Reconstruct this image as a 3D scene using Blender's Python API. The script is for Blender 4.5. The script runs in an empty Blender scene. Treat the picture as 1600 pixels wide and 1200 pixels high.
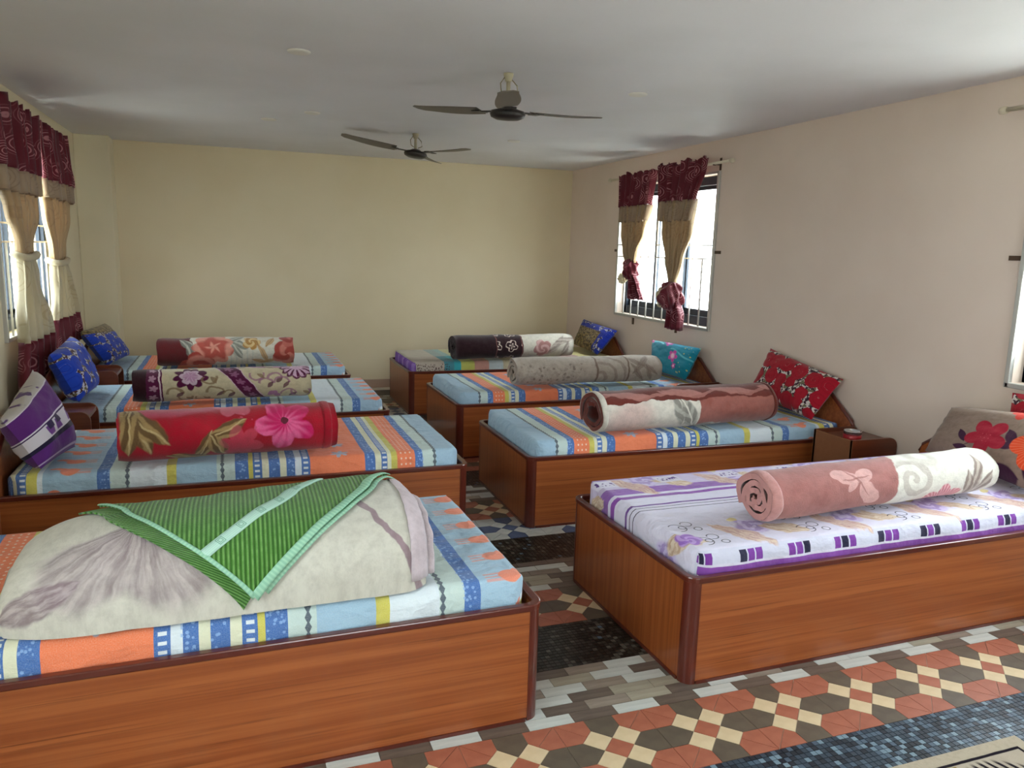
import bpy, bmesh, math, random
from mathutils import Vector, Matrix, noise
PI = math.pi
random.seed(7)
scene = bpy.context.scene
col = scene.collection

# ---------------------------------------------------------------- camera
PITCH, YAW, ROLL, FPX = 0.1715, 0.3503, 0.0286, 1199.5
def cam_axes():
    f = Vector((math.sin(YAW)*math.cos(PITCH), math.cos(YAW)*math.cos(PITCH), -math.sin(PITCH)))
    r = Vector((math.cos(YAW), -math.sin(YAW), 0)); u = r.cross(f)
    r2 = math.cos(ROLL)*r + math.sin(ROLL)*u; u2 = -math.sin(ROLL)*r + math.cos(ROLL)*u
    return r2, u2, f
cr, cu, cf = cam_axes()
cam = bpy.data.cameras.new('camera'); camo = bpy.data.objects.new('camera', cam); col.objects.link(camo)
camo.matrix_world = Matrix(((cr.x, cu.x, -cf.x, 0), (cr.y, cu.y, -cf.y, 0), (cr.z, cu.z, -cf.z, 1.5), (0, 0, 0, 1)))
cam.sensor_width = 36; cam.lens = 36*FPX/1600; cam.clip_start = 0.05
scene.camera = camo

# ---------------------------------------------------------------- world, exposure
scene.view_settings.view_transform = 'Standard'
try: scene.view_settings.look = 'None'
except Exception: pass
scene.view_settings.gamma = 1
scene.view_settings.use_curve_mapping = False
scene.view_settings.exposure = 4.28
w = bpy.data.worlds.new('world'); scene.world = w; w.use_nodes = True
bg = w.node_tree.nodes['Background']; bg.inputs[0].default_value = (0.90, 0.96, 1.0, 1); bg.inputs[1].default_value = 1.0
scene.cycles.use_denoising = True
scene.cycles.max_bounces = 12; scene.cycles.diffuse_bounces = 8; scene.cycles.transparent_max_bounces = 12
scene.cycles.sample_clamp_indirect = 8

# room dimensions
XL, XR, YF, YB, ZC = -1.285, 3.66, 8.21, -2.6, 2.412
WIN_R1 = (5.36, 6.98, 0.92, 2.15)      # y0, y1, z0, z1 on the right wall
WIN_R2 = (1.12, 2.72, 0.92, 2.15)
WIN_L1 = (5.31, 6.95, 0.90, 2.15)
WIN_L_ADDED = (-.25, 1.35, 0.90, 2.15)  # added out of view beside the camera, to brighten right wall and beds
WIN_B_ADDED = (0.25, 2.15, 0.90, 2.15)       # x0, x1 on the near wall; unseen window added to brighten the near beds
def portal(loc, rot, sx, sy):
    l = bpy.data.lights.new('window_daylight', 'AREA'); l.shape = 'RECTANGLE'; l.size = sx; l.size_y = sy
    l.cycles.is_portal = True
    o = bpy.data.objects.new('window_daylight', l); o.location = loc; o.rotation_euler = rot; col.objects.link(o)
for (a, b, c, d), x, s in ((WIN_R1, XR+.21, 1), (WIN_R2, XR+.21, 1), (WIN_L1, XL-.21, -1), (WIN_L_ADDED, XL-.21, -1)):
    portal((x, (a+b)/2, (c+d)/2), (0, s*PI/2, 0), d-c, b-a)
portal(((WIN_B_ADDED[0]+WIN_B_ADDED[1])/2, YB-.21, 1.52), (PI/2, 0, 0), WIN_B_ADDED[1]-WIN_B_ADDED[0], WIN_B_ADDED[3]-WIN_B_ADDED[2])

# ---------------------------------------------------------------- node helpers
def lin(h):
    if isinstance(h, tuple): return (*h[:3], 1)
    h = h.lstrip('#'); o = []
    for i in (0, 2, 4):
        c = int(h[i:i+2], 16)/255; o.append(c/12.92 if c <= .04045 else ((c+.055)/1.055)**2.4)
    return (*o, 1)
class V:
    nt = None
    def __init__(s, k): s.k = k.k if isinstance(k, V) else k
    @staticmethod
    def op(o, *a):
        a = [x.k if isinstance(x, V) else x for x in a]
        n = V.nt.nodes.new('ShaderNodeMath'); n.operation = o
        for i, x in enumerate(a):
            if isinstance(x, (int, float)): n.inputs[i].default_value = x
            else: V.nt.links.new(x, n.inputs[i])
        return V(n.outputs[0])
    def __add__(s, o): return V.op('ADD', s, o)
    __radd__ = __add__
    def __sub__(s, o): return V.op('SUBTRACT', s, o)
    def __rsub__(s, o): return V.op('SUBTRACT', o, s)
    def __mul__(s, o): return V.op('MULTIPLY', s, o)
    __rmul__ = __mul__
    def __truediv__(s, o): return V.op('DIVIDE', s, o)
    def __neg__(s): return V.op('MULTIPLY', s, -1)
    def __lt__(s, o): return V.op('LESS_THAN', s, o)
    def __gt__(s, o): return V.op('GREATER_THAN', s, o)
def vabs(a): return V.op('ABSOLUTE', a)
def vmin(a, b): return V.op('MINIMUM', a, b)
def vmax(a, b): return V.op('MAXIMUM', a, b)
def vsin(a): return V.op('SINE', a)
def vsqrt(a): return V.op('SQRT', a)
def vfrac(a): return V.op('FRACT', a)
def vfloor(a): return V.op('FLOOR', a)
def vatan(y, x): return V.op('ARCTAN2', y, x)
def vpow(a, b): return V.op('POWER', a, b)
def sstep(x, a, b, lo=0., hi=1.):
    n = V.nt.nodes.new('ShaderNodeMapRange'); n.interpolation_type = 'SMOOTHSTEP'
    V.nt.links.new(x.k, n.inputs[0])
    for i, v in ((1, a), (2, b), (3, lo), (4, hi)): n.inputs[i].default_value = v
    return V(n.outputs[0])
def band(x, a, b, e=.002): return vmin(sstep(x, a-e, a+e), sstep(x, b-e, b+e, 1, 0))
def sock(c):
    return c.k if isinstance(c, V) else c
def mix(f, a, b):
    n = V.nt.nodes.new('ShaderNodeMix'); n.data_type = 'RGBA'
    f = sock(f)
    if isinstance(f, (int, float)): n.inputs[0].default_value = f
    else: V.nt.links.new(f, n.inputs[0])
    for i, c in ((6, a), (7, b)):
        if isinstance(c, (str, tuple)): n.inputs[i].default_value = lin(c)
        else: V.nt.links.new(sock(c), n.inputs[i])
    return V(n.outputs[2])
def vec(x, y, z=0.):
    n = V.nt.nodes.new('ShaderNodeCombineXYZ')
    for i, c in enumerate((x, y, z)):
        c = sock(c)
        if isinstance(c, (int, float)): n.inputs[i].default_value = c
        else: V.nt.links.new(c, n.inputs[i])
    return V(n.outputs[0])
def sep(v):
    n = V.nt.nodes.new('ShaderNodeSeparateXYZ'); V.nt.links.new(v.k, n.inputs[0])
    return V(n.outputs[0]), V(n.outputs[1]), V(n.outputs[2])
def uv():
    n = V.nt.nodes.new('ShaderNodeUVMap'); n.uv_map = 'UVMap'
    x, y, _ = sep(V(n.outputs[0])); return x, y
def objco():
    n = V.nt.nodes.new('ShaderNodeTexCoord'); return V(n.outputs['Object'])
def nse(v, scale, detail=3, rough=.5):
    n = V.nt.nodes.new('ShaderNodeTexNoise'); V.nt.links.new(v.k, n.inputs['Vector'])
    n.inputs['Scale'].default_value = scale; n.inputs['Detail'].default_value = detail; n.inputs['Roughness'].default_value = rough
    return V(n.outputs[0])
def voro(v, scale, feature='F1', rnd=1.):
    n = V.nt.nodes.new('ShaderNodeTexVoronoi'); n.feature = feature
    V.nt.links.new(v.k, n.inputs['Vector']); n.inputs['Scale'].default_value = scale; n.inputs['Randomness'].default_value = rnd
    return V(n.outputs['Distance']), (V(n.outputs['Color']) if 'Color' in n.outputs else None)
def ramp(x, stops, const=True):
    n = V.nt.nodes.new('ShaderNodeValToRGB'); cr_ = n.color_ramp
    cr_.interpolation = 'CONSTANT' if const else 'LINEAR'
    V.nt.links.new(x.k, n.inputs[0])
    while len(cr_.elements) > 1: cr_.elements.remove(cr_.elements[0])
    for i, (p, c) in enumerate(stops):
        e = cr_.elements[0] if i == 0 else cr_.elements.new(p)
        e.position = p; e.color = lin(c)
    return V(n.outputs[0])
def polar(x, y, cx, cy, rot=0.):
    dx, dy = x-cx, y-cy
    r = vsqrt(dx*dx+dy*dy); t = vatan(dy, dx)
    return r, (t+rot if rot else t)
def flower(x, y, cx, cy, R, n, rot=0., depth=.35, e=.006):
    r, t = polar(x, y, cx, cy, rot)
    lobe = vabs(V.op('COSINE', t*(n/2)))
    edge = (lobe*depth+(1-depth))*R
    return sstep(edge-r, -e, e), r, t
def ell(x, y, cx, cy, a, b, rot=0., e=.12):
    c, s = math.cos(rot), math.sin(rot); dx, dy = x-cx, y-cy
    p = (dx*c+dy*s)/a; q = (dy*c-dx*s)/b
    return sstep(p*p+q*q, 1-e, 1+e, 1, 0)
def leaf(x, y, cx, cy, a, b, rot=0., e=.15):
    c, s = math.cos(rot), math.sin(rot); dx, dy = x-cx, y-cy
    p = (dx*c+dy*s)/a; q = (dy*c-dx*s)/b
    m = sstep(vabs(q)+p*p, 1-e, 1+e, 1, 0)
    vein = sstep(vabs(q), .05, .14, 1, 0)
    return m, vein, p, q
def ringm(x, y, cx, cy, R, w, e=.003):
    r, _ = polar(x, y, cx, cy)
    return sstep(vabs(r-R), w-e, w+e, 1, 0)
MATS = {}
def material(name, fn, rough=.7, spec=.3, bump=None, sheen=0., coat=0., metal=0.):
    """fn() -> colour (socket or hex); bump() -> height (socket), strength, distance"""
    if name in MATS: return MATS[name]
    m = bpy.data.materials.new(name); m.use_nodes = True; nt = m.node_tree; V.nt = nt
    b = nt.nodes['Principled BSDF']
    c = fn() if callable(fn) else fn
    if isinstance(c, V): nt.links.new(c.k, b.inputs['Base Color'])
    else: b.inputs['Base Color'].default_value = lin(c)
    if callable(rough): nt.links.new(rough().k, b.inputs['Roughness'])
    else: b.inputs['Roughness'].default_value = rough
    b.inputs['Specular IOR Level'].default_value = spec
    b.inputs['Metallic'].default_value = metal
    if sheen: b.inputs['Sheen Weight'].default_value = sheen; b.inputs['Sheen Roughness'].default_value = .5
    if coat: b.inputs['Coat Weight'].default_value = coat; b.inputs['Coat Roughness'].default_value = .12
    if bump:
        h, st, d = bump()
        n = nt.nodes.new('ShaderNodeBump'); n.inputs['Strength'].default_value = st; n.inputs['Distance'].default_value = d
        nt.links.new(h.k, n.inputs['Height']); nt.links.new(n.outputs[0], b.inputs['Normal'])
    MATS[name] = m
    return m

# ---------------------------------------------------------------- mesh helpers
class MB:
    def __init__(s): s.v = []; s.f = []; s.uv = []; s.m = []; s.sm = []
    def add(s, verts, faces, uvs=None, mi=0, smooth=False):
        o = len(s.v); s.v += [tuple(p) for p in verts]
        for k, f in enumerate(faces):
            s.f.append([i+o for i in f]); s.m.append(mi); s.sm.append(smooth)
            s.uv.append([uvs[i] for i in f] if uvs else [(0, 0)]*len(f))
    def box(s, x0, x1, y0, y1, z0, z1, mi=0):
        if x0 > x1: x0, x1 = x1, x0
        if y0 > y1: y0, y1 = y1, y0
        if z0 > z1: z0, z1 = z1, z0
        v = [(x0,y0,z0),(x1,y0,z0),(x1,y1,z0),(x0,y1,z0),(x0,y0,z1),(x1,y0,z1),(x1,y1,z1),(x0,y1,z1)]
        s.add(v, [(0,3,2,1),(4,5,6,7),(0,1,5,4),(1,2,6,5),(2,3,7,6),(3,0,4,7)], None, mi)
    def prism(s, poly, axis, a, b, mi=0, smooth=False):
        """poly in the plane across axis ('x': (y,z), 'y': (x,z), 'z': (x,y))"""
        def p(q, h): return {'x': (h, q[0], q[1]), 'y': (q[0], h, q[1]), 'z': (q[0], q[1], h)}[axis]
        n = len(poly); vs = [p(q, a) for q in poly]+[p(q, b) for q in poly]
        fs = [tuple(range(n))[::-1], tuple(range(n, 2*n))]+[(i, (i+1) % n, n+(i+1) % n, n+i) for i in range(n)]
        s.add(vs, fs, None, mi, smooth)
    def tube(s, pts, r, n=8, mi=0, cap=True):
        pts = [Vector(p) for p in pts]; vs = []; fs = []
        rr = r if isinstance(r, (list, tuple)) else [r]*len(pts)
        for i, p in enumerate(pts):
            t = (pts[min(i+1, len(pts)-1)]-pts[max(i-1, 0)]).normalized()
            a = t.cross(Vector((0, 0, 1)) if abs(t.z) < .9 else Vector((1, 0, 0))).normalized(); b = t.cross(a)
            for k in range(n):
                an = 2*PI*k/n; vs.append(p+rr[i]*(math.cos(an)*a+math.sin(an)*b))
        for i in range(len(pts)-1):
            for k in range(n):
                fs.append((i*n+k, i*n+(k+1) % n, (i+1)*n+(k+1) % n, (i+1)*n+k))
        if cap: fs += [tuple(range(n))[::-1], tuple(range((len(pts)-1)*n, len(pts)*n))]
        s.add(vs, fs, None, mi, True)
    def lathe(s, prof, c=(0, 0, 0), n=24, mi=0):
        vs = []; fs = []
        for r, z in prof:
            for k in range(n):
                a = 2*PI*k/n; vs.append((c[0]+r*math.cos(a), c[1]+r*math.sin(a), c[2]+z))
        for i in range(len(prof)-1):
            for k in range(n): fs.append((i*n+k, i*n+(k+1) % n, (i+1)*n+(k+1) % n, (i+1)*n+k))
        fs += [tuple(range(n))[::-1], tuple(range((len(prof)-1)*n, len(prof)*n))]
        s.add(vs, fs, None, mi, True)
    def grid(s, nu, nv, fn, mi=0, closed=False):
        """fn(i,j) -> (pos, uv)"""
        vs = []; us = []
        for i in range(nu):
            for j in range(nv):
                p, q = fn(i, j); vs.append(p); us.append(q)
        fs = [(i*nv+j, (i+1)*nv+j, (i+1)*nv+j+1, i*nv+j+1) for i in range(nu-1) for j in range(nv-1)]
        s.add(vs, fs, us, mi, True)
    def build(s, name, mats, parent=None, bevel=0., seg=2, solid=0., loc=None):
        me = bpy.data.meshes.new(name); me.from_pydata(s.v, [], s.f)
        ul = me.uv_layers.new(name='UVMap'); k = 0
        flat = [c for f in s.uv for q in f for c in q]
        ul.data.foreach_set('uv', flat)
        me.polygons.foreach_set('material_index', s.m); me.polygons.foreach_set('use_smooth', s.sm)
        for m in (mats if isinstance(mats, (list, tuple)) else [mats]): me.materials.append(m)
        me.update(); me.validate()
        o = bpy.data.objects.new(name, me); col.objects.link(o)
        if parent: o.parent = parent
        if loc: o.location = loc
        if bevel:
            b = o.modifiers.new('bevel', 'BEVEL'); b.width = bevel; b.segments = seg; b.limit_method = 'ANGLE'
        if solid:
            b = o.modifiers.new('solid', 'SOLIDIFY'); b.thickness = solid; b.offset = 0
        return o
def tag(o, label, cat, group=None):
    o['label'] = label; o['category'] = cat
    if group: o['group'] = group
    return o
def struct(o, label=None):
    o['kind'] = 'structure'
    if label: o['label'] = label
    return o
def thing(name, label, cat, loc=(0, 0, 0), rz=0, group=None):
    o = bpy.data.objects.new(name, None); o.empty_display_size = .1; col.objects.link(o)
    o.location = loc; o.rotation_euler = (0, 0, rz)
    return tag(o, label, cat, group)
def N3(x, y, z=0.): return noise.noise(Vector((x, y, z)))

# ---------------------------------------------------------------- basic materials
def paint(name, c1, c2):
    return material(name, lambda: mix(sstep(nse(objco(), 1.3, 4), .35, .7), c1, c2), .62, .3,
                    bump=lambda: (nse(objco(), 60, 4), .12, .003))
M_wall_right = paint('wall_paint_rose_cream', '#e0cfc1', '#dac8b9')
M_wall_far = paint('wall_paint_cream', '#ddceae', '#d8c8a6')
M_wall_left = paint('wall_paint_pale_cream', '#dacfb2', '#d4c8aa')
M_ceil = paint('ceiling_paint', '#dfdee2', '#d8d7da')
def veneer(name, axis, c=('#8e4a24', '#a75f32', '#6c361a')):
    def f():
        x, y, z = sep(objco())
        s = {'x': (.55, 1, 1), 'z': (1, 1, .55)}[axis]
        if axis == 'x': p = vec(x*.5, y*34., z*34.)
        else: p = vec(x*34., y*34., z*.5)
        n1 = nse(p, 1.0, 5, .62); n2 = nse(p, 3.7, 4, .6)
        base = mix(sstep(n1, .35, .66), c[0], c[1])
        return mix(sstep(n2, .52, .75)*.75, base, c[2])
    return material(name, f, .34, .45, coat=.25)
M_vx = veneer('veneer_horizontal_grain', 'x'); M_vz = veneer('veneer_vertical_grain', 'z', ('#87451f', '#9c572b', '#6a341a'))
M_trim = material('dark_red_lacquered_trim', lambda: mix(nse(objco(), 9, 4), '#4a1a12', '#662a1c'), .28, .5, coat=.4)
M_ply = material('unfinished_board', lambda: mix(nse(objco(), 40, 4), '#8a5a3c', '#966545'), .7)
M_dark = veneer('dark_brown_veneer', 'x', ('#5c2a18', '#6e3620', '#45200f'))
M_silver = material('painted_silver_steel', '#b9b7b0', .42, .5, metal=.55)
M_blueal = material('dark_blue_window_aluminium', '#27303c', .4, .5, metal=.3)
M_rod = material('cream_painted_rod', '#cfc5ae', .5)
M_rust = material('brown_steel_bracket', '#5a4636', .5, .4, metal=.4)
def glass():
    m = bpy.data.materials.new('window_glass'); m.use_nodes = True; nt = m.node_tree
    nt.nodes.remove(nt.nodes['Principled BSDF'])
    t = nt.nodes.new('ShaderNodeBsdfTransparent'); t.inputs[0].default_value = (.93, .96, .96, 1)
    g = nt.nodes.new('ShaderNodeBsdfGlossy'); g.inputs['Roughness'].default_value = .03
    mx = nt.nodes.new('ShaderNodeMixShader'); mx.inputs[0].default_value = .05
    nt.links.new(t.outputs[0], mx.inputs[1]); nt.links.new(g.outputs[0], mx.inputs[2])
    nt.links.new(mx.outputs[0], nt.nodes['Material Output'].inputs[0])
    return m
M_glass = glass()

# ---------------------------------------------------------------- room shell
def wall_cells(u0, u1, z0, z1, holes):
    us = sorted({u0, u1, *[h[0] for h in holes], *[h[1] for h in holes]})
    zs = sorted({z0, z1, *[h[2] for h in holes], *[h[3] for h in holes]})
    for a, b in zip(us, us[1:]):
        for c, d in zip(zs, zs[1:]):
            if not any(h[0] <= (a+b)/2 <= h[1] and h[2] <= (c+d)/2 <= h[3] for h in holes): yield a, b, c, d
mb = MB()
for a, b, c, d in wall_cells(YB-.2, YF+.2, 0, ZC, [WIN_R1, WIN_R2]): mb.box(XR, XR+.2, a, b, c, d)
struct(mb.build('wall_right', M_wall_right))
mb = MB()
for a, b, c, d in wall_cells(YB-.2, YF+.2, 0, ZC, [WIN_L1, WIN_L_ADDED]): mb.box(XL-.2, XL, a, b, c, d)
struct(mb.build('wall_left', M_wall_left))
mb = MB(); mb.box(XL, XR, YF, YF+.2, 0, ZC); struct(mb.build('wall_far', M_wall_far))
mb = MB()
for a, b, c, d in wall_cells(XL, XR, 0, ZC, [WIN_B_ADDED]): mb.box(a, b, YB-.2, YB, c, d)
struct(mb.build('wall_near', M_wall_left))
mb = MB(); mb.box(XL-.2, XR+.2, YB-.2, YF+.2, ZC, ZC+.15); struct(mb.build('ceiling', M_ceil))
mb = MB(); mb.box(XL, -1.0, 7.93, YF, 0, ZC); struct(mb.build('wall_corner_pillar', M_wall_left, bevel=.006))
mb = MB(); mb.box(-1.0, XR, YF-.012, YF, 0, .09); struct(mb.build('baseboard_far', paint('skirting_paint', '#b79a86', '#ad8f7c'), bevel=.003))

# ---------------------------------------------------------------- beds: sizes and positions
BW, BH, MT = .96, .403, .485      # width, length to headboard, rail height, mattress top
BEDS = {  # foot x, near y, rotation, direction to the head, length to the headboard
    'R1': (1.453, 2.123, .0122, 1, 2.14), 'R2': (1.476, 3.735, -.0100, 1, 2.14), 'R3': (1.490, 5.197, .004, 1, 2.13), 'R4': (1.473, 6.725, .002, 1, 2.14),
    'L1': (0.896, 2.101, .0193, -1, 2.05), 'L2': (1.1235, 3.695, .0047, -1, 2.09), 'L3': (.988, 5.114, 0, -1, 2.06), 'L4': (.941, 6.649, 0, -1, 2.04)}
def under_bed(x, y, pad=.0):
    for bx, by, a, s, BL in BEDS.values():
        dx, dy = x-bx, y-by
        u = (dx*math.cos(a)+dy*math.sin(a))*s; v = -dx*math.sin(a)+dy*math.cos(a)
        if pad < u < BL-pad and pad < v < BW-pad: return True
    return False

# ---------------------------------------------------------------- floor with its tiles
def stone(name, c1, c2, rough=.42, sc=18):
    return material(name, lambda: mix(sstep(nse(objco(), sc, 4), .3, .7), c1, c2), rough, .4)
M_grout = stone('pale_grout', '#b3aa9c', '#bfb6a8', .8)
T = {'red': stone('tile_terracotta', '#9c5a45', '#a8654f'), 'olive': stone('tile_olive_grey', '#574d42', '#62584b'),
     'cream': stone('tile_cream', '#cdb894', '#d6c29f'), 'blue': stone('tile_slate_blue', '#3f4d6b', '#4b5977'), 'white': stone('tile_grey_white', '#a9aca8', '#b6b8b3'),
     'amber': stone('tile_tan', '#b58a5c', '#bf9566')}
def woodtile(name, c1, c2):
    def f():
        x, y, z = sep(objco()); return mix(sstep(nse(vec(x*6, y*60, 0.), 1., 5, .65), .3, .7), c1, c2)
    return material(name, f, .4, .4)
BR = [woodtile('brick_tile_pale', '#b9bdb9', '#cacdc8'), woodtile('brick_tile_brown', '#5a4e46', '#6f6258'),
      woodtile('brick_tile_taupe', '#83776c', '#998d80'), woodtile('brick_tile_pale_sand', '#97907f', '#a8a190')]
MO = [stone('mosaic_ink', '#1d2730', '#242f39', .3), stone('mosaic_steel_blue', '#2f3f4c', '#394a58', .3), stone('mosaic_slate', '#45586a', '#526677', .3), stone('mosaic_pale_blue', '#6f8797', '#7d95a3', .3)]
MOK = [stone('mosaic_black', '#16140f', '#1d1a15', .3), stone('mosaic_charcoal', '#2a2722', '#35312b', .3), stone('mosaic_grey', '#4d4a43', '#5a564e', .3), MO[2]]
mb = MB(); mb.box(XL-.2, XR+.2, YB-.2, YF+.2, -.12, 0)
floor = struct(mb.build('floor', M_grout))
TH = .0022; RW = .315; X0 = XL
def row_y(k): return 2.36+RW*k
ROWS = {-3: 'm', -2: 'o', -1: 'b', 0: 'k', 1: 'o', 2: 'b', 3: 'k', 4: 'u', 5: 'o', 6: 'b', 7: 'k', 8: 'o', 9: 'b', 10: 'k', 11: 'o', 12: 'b', 13: 'k', 14: 'u', 15: 'o', 16: 'b', 17: 'k', 18: 'o', -4: 'b', -5: 'o', -6: 'm', -7: 'b', -8: 'o'}
pieces = {}   # kind -> [(centre x, y, mesh key, local poly, material)]
def put(kind, key, poly, cx, cy, m): pieces.setdefault(kind, []).append((cx, cy, key, poly, m))
def shrink(poly, g):
    cx = sum(p[0] for p in poly)/len(poly); cy = sum(p[1] for p in poly)/len(poly)
    # move every edge inwards by g
    n = len(poly); out = []
    for i in range(n):
        p0, p1, p2 = Vector(poly[i-1]), Vector(poly[i]), Vector(poly[(i+1) % n])
        d1 = (p1-p0).normalized(); d2 = (p2-p1).normalized()
        n1 = Vector((-d1.y, d1.x)); n2 = Vector((-d2.y, d2.x))
        k = n1+n2; k = k/max(k.dot(n1), .2)
        out.append(tuple(p1+k*g))
    return out
def ccw(p):
    a = sum(p[i][0]*p[(i+1) % len(p)][1]-p[(i+1) % len(p)][0]*p[i][1] for i in range(len(p)))
    return p if a > 0 else p[::-1]
a, b_ = .16, .32
OCT = [('diamond_tile', 'c', [(a,0),(0,a),(-a,0),(0,-a)])]
for sx_ in (1, -1):
    for sy_ in (1, -1):
        OCT.append(('diamond_tile', 'd', [(sx_*a,0),(sx_*b_,sy_*a),(sx_*a,sy_*b_),(0,sy_*a)]))
        OCT.append(('octagon_wedge_tile', 'r', [(sx_*.5,sy_*.5),(sx_*.5,sy_*a),(sx_*b_,sy_*a),(sx_*.24,sy_*.24)]))
        OCT.append(('octagon_wedge_tile', 'r', [(sx_*.5,sy_*.5),(sx_*.24,sy_*.24),(sx_*a,sy_*b_),(sx_*a,sy_*.5)]))
    OCT.append(('hexagon_tile', 'h', [(sx_*a,0),(sx_*b_,a),(sx_*.5,a),(sx_*.5,-a),(sx_*b_,-a)]))
for sy_ in (1, -1): OCT.append(('hexagon_tile', 'h', [(0,sy_*a),(a,sy_*b_),(a,sy_*.5),(-a,sy_*.5),(-a,sy_*b_)]))
PAL = {'o': {'c': T['red'], 'd': T['cream'], 'r': T['red'], 'h': T['olive']}, 'u': {'c': T['blue'], 'd': T['white'], 'r': T['white'], 'h': T['blue']},
       'a': {'c': T['red'], 'd': T['amber'], 'r': T['red'], 'h': T['olive']}}
rng = random.Random(3)
ncol = int((XR-XL)/RW)+1
for k, kind in ROWS.items():
    y0 = row_y(k)
    if y0 < .9 or y0 > YF: continue
    y1 = min(y0+RW, YF-.012)
    if kind in 'ou':
        if y0+RW > YF: continue
        for c in range(ncol):
            cx, cy = X0+(c+.5)*RW, y0+RW/2
            if cx+RW/2 > XR: continue
            for i, (nm, key, poly) in enumerate(OCT):
                q = ccw([(p[0]*RW, p[1]*RW) for p in poly])
                mx_, my_ = sum(p[0] for p in q)/len(q), sum(p[1] for p in q)/len(q)
                put(nm, (kind, i), shrink([(p[0]-mx_, p[1]-my_) for p in q], .0009), cx+mx_, cy+my_, PAL[kind][key])
    elif kind == 'b':
        bw, bh = RW/2, RW/6
        for r in range(6):
            cy = y0+(r+.5)*bh
            if cy+bh/2 > y1: continue
            off = (0, .5, .25, .75, .1, .6)[r]*bw
            n = 0
            cx = X0-bw+off
            while cx-bw/2 < XR:
                if cx-bw/2 >= X0 and cx+bw/2 <= XR:
                    mi = rng.choice([0, 1, 1, 2, 3, 0]) if r else (0 if n % 2 else 1)
                    put('brick_tile', ('b', mi), shrink(ccw([(-bw/2,-bh/2),(bw/2,-bh/2),(bw/2,bh/2),(-bw/2,bh/2)]), .0012), cx, cy, BR[mi])
                cx += bw; n += 1
    else:
        ms = RW/16; pal = MO if kind == 'm' else MOK
        for r in range(16):
            cy = y0+(r+.5)*ms
            if cy+ms/2 > y1: continue
            for c in range(int((XR-X0)/ms)):
                cx = X0+(c+.5)*ms
                if under_bed(cx, cy, .03): continue
                mi = rng.choices((0, 1, 2, 3), (3, 4, 3, 1.3) if kind == 'm' else (5, 4, 1.4, .15))[0]
                put('mosaic_tile', (kind, mi), shrink(ccw([(-ms/2,-ms/2),(ms/2,-ms/2),(ms/2,ms/2),(-ms/2,ms/2)]), .0013), cx, cy, pal[mi])
M_gd = stone('dark_mosaic_grout', '#15171a', '#1c1f22', .8); M_gb = stone('brown_brick_grout', '#5d554c', '#6a6158', .8)
for k, kind in ROWS.items():
    y0 = row_y(k); y1 = min(y0+RW, YF-.012)
    if .9 <= y0 < YF-.02 and kind in 'mkb':
        mb = MB(); mb.box(X0, XR, y0, y1, .0, .0007); mb.build('mortar_bed', M_gb if kind == 'b' else M_gd, floor)
def px(x, y, z=0.):
    d = Vector((x, y, z-1.5)); zz = d.dot(cf)
    if zz < .1: return None
    return 800+FPX*d.dot(cr)/zz, 600-FPX*d.dot(cu)/zz, FPX/zz
def blocked(x, y):
    """a bed stands between the camera and this floor point"""
    for i in range(1, 60):
        t = i/60.; zz = 1.5*(1-t)
        if zz < BH+.08 and under_bed(x*t, y*t): return True
    return False
cache = {}
stuff = MB(); stuff_m = []
for kind, L in pieces.items():
    sc_ = []
    for i, (cx, cy, key, poly, m) in enumerate(L):
        if under_bed(cx, cy, .04): continue
        p = px(cx, cy); s = 0
        if p and -30 < p[0] < 1630 and -30 < p[1] < 1230 and not blocked(cx, cy): s = p[2]
        sc_.append((s, i))
    sc_.sort(reverse=True)
    for rank, (s, i) in enumerate(sc_):
        cx, cy, key, poly, m = L[i]
        if rank < 300 and s > 0:
            if (kind, key) not in cache:
                q = MB(); n = len(poly); 
                q.add([(p[0], p[1], 0) for p in poly]+[(p[0], p[1], TH) for p in poly],
                      [tuple(range(n, 2*n))]+[(j, (j+1) % n, n+(j+1) % n, n+j) for j in range(n)])
                me = q.build(kind, m, floor); cache[kind, key] = me.data; me.location = (cx, cy, 0)
            else:
                o = bpy.data.objects.new(kind, cache[kind, key]); col.objects.link(o); o.parent = floor; o.location = (cx, cy, 0)
        else:
            if m not in stuff_m: stuff_m.append(m)
            n = len(poly)
            stuff.add([(cx+p[0], cy+p[1], 0) for p in poly]+[(cx+p[0], cy+p[1], TH) for p in poly],
                      [tuple(range(n, 2*n))]+[(j, (j+1) % n, n+(j+1) % n, n+j) for j in range(n)], None, stuff_m.index(m))
so = stuff.build('floor_tiling', stuff_m, floor); so['kind'] = 'stuff'

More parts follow.
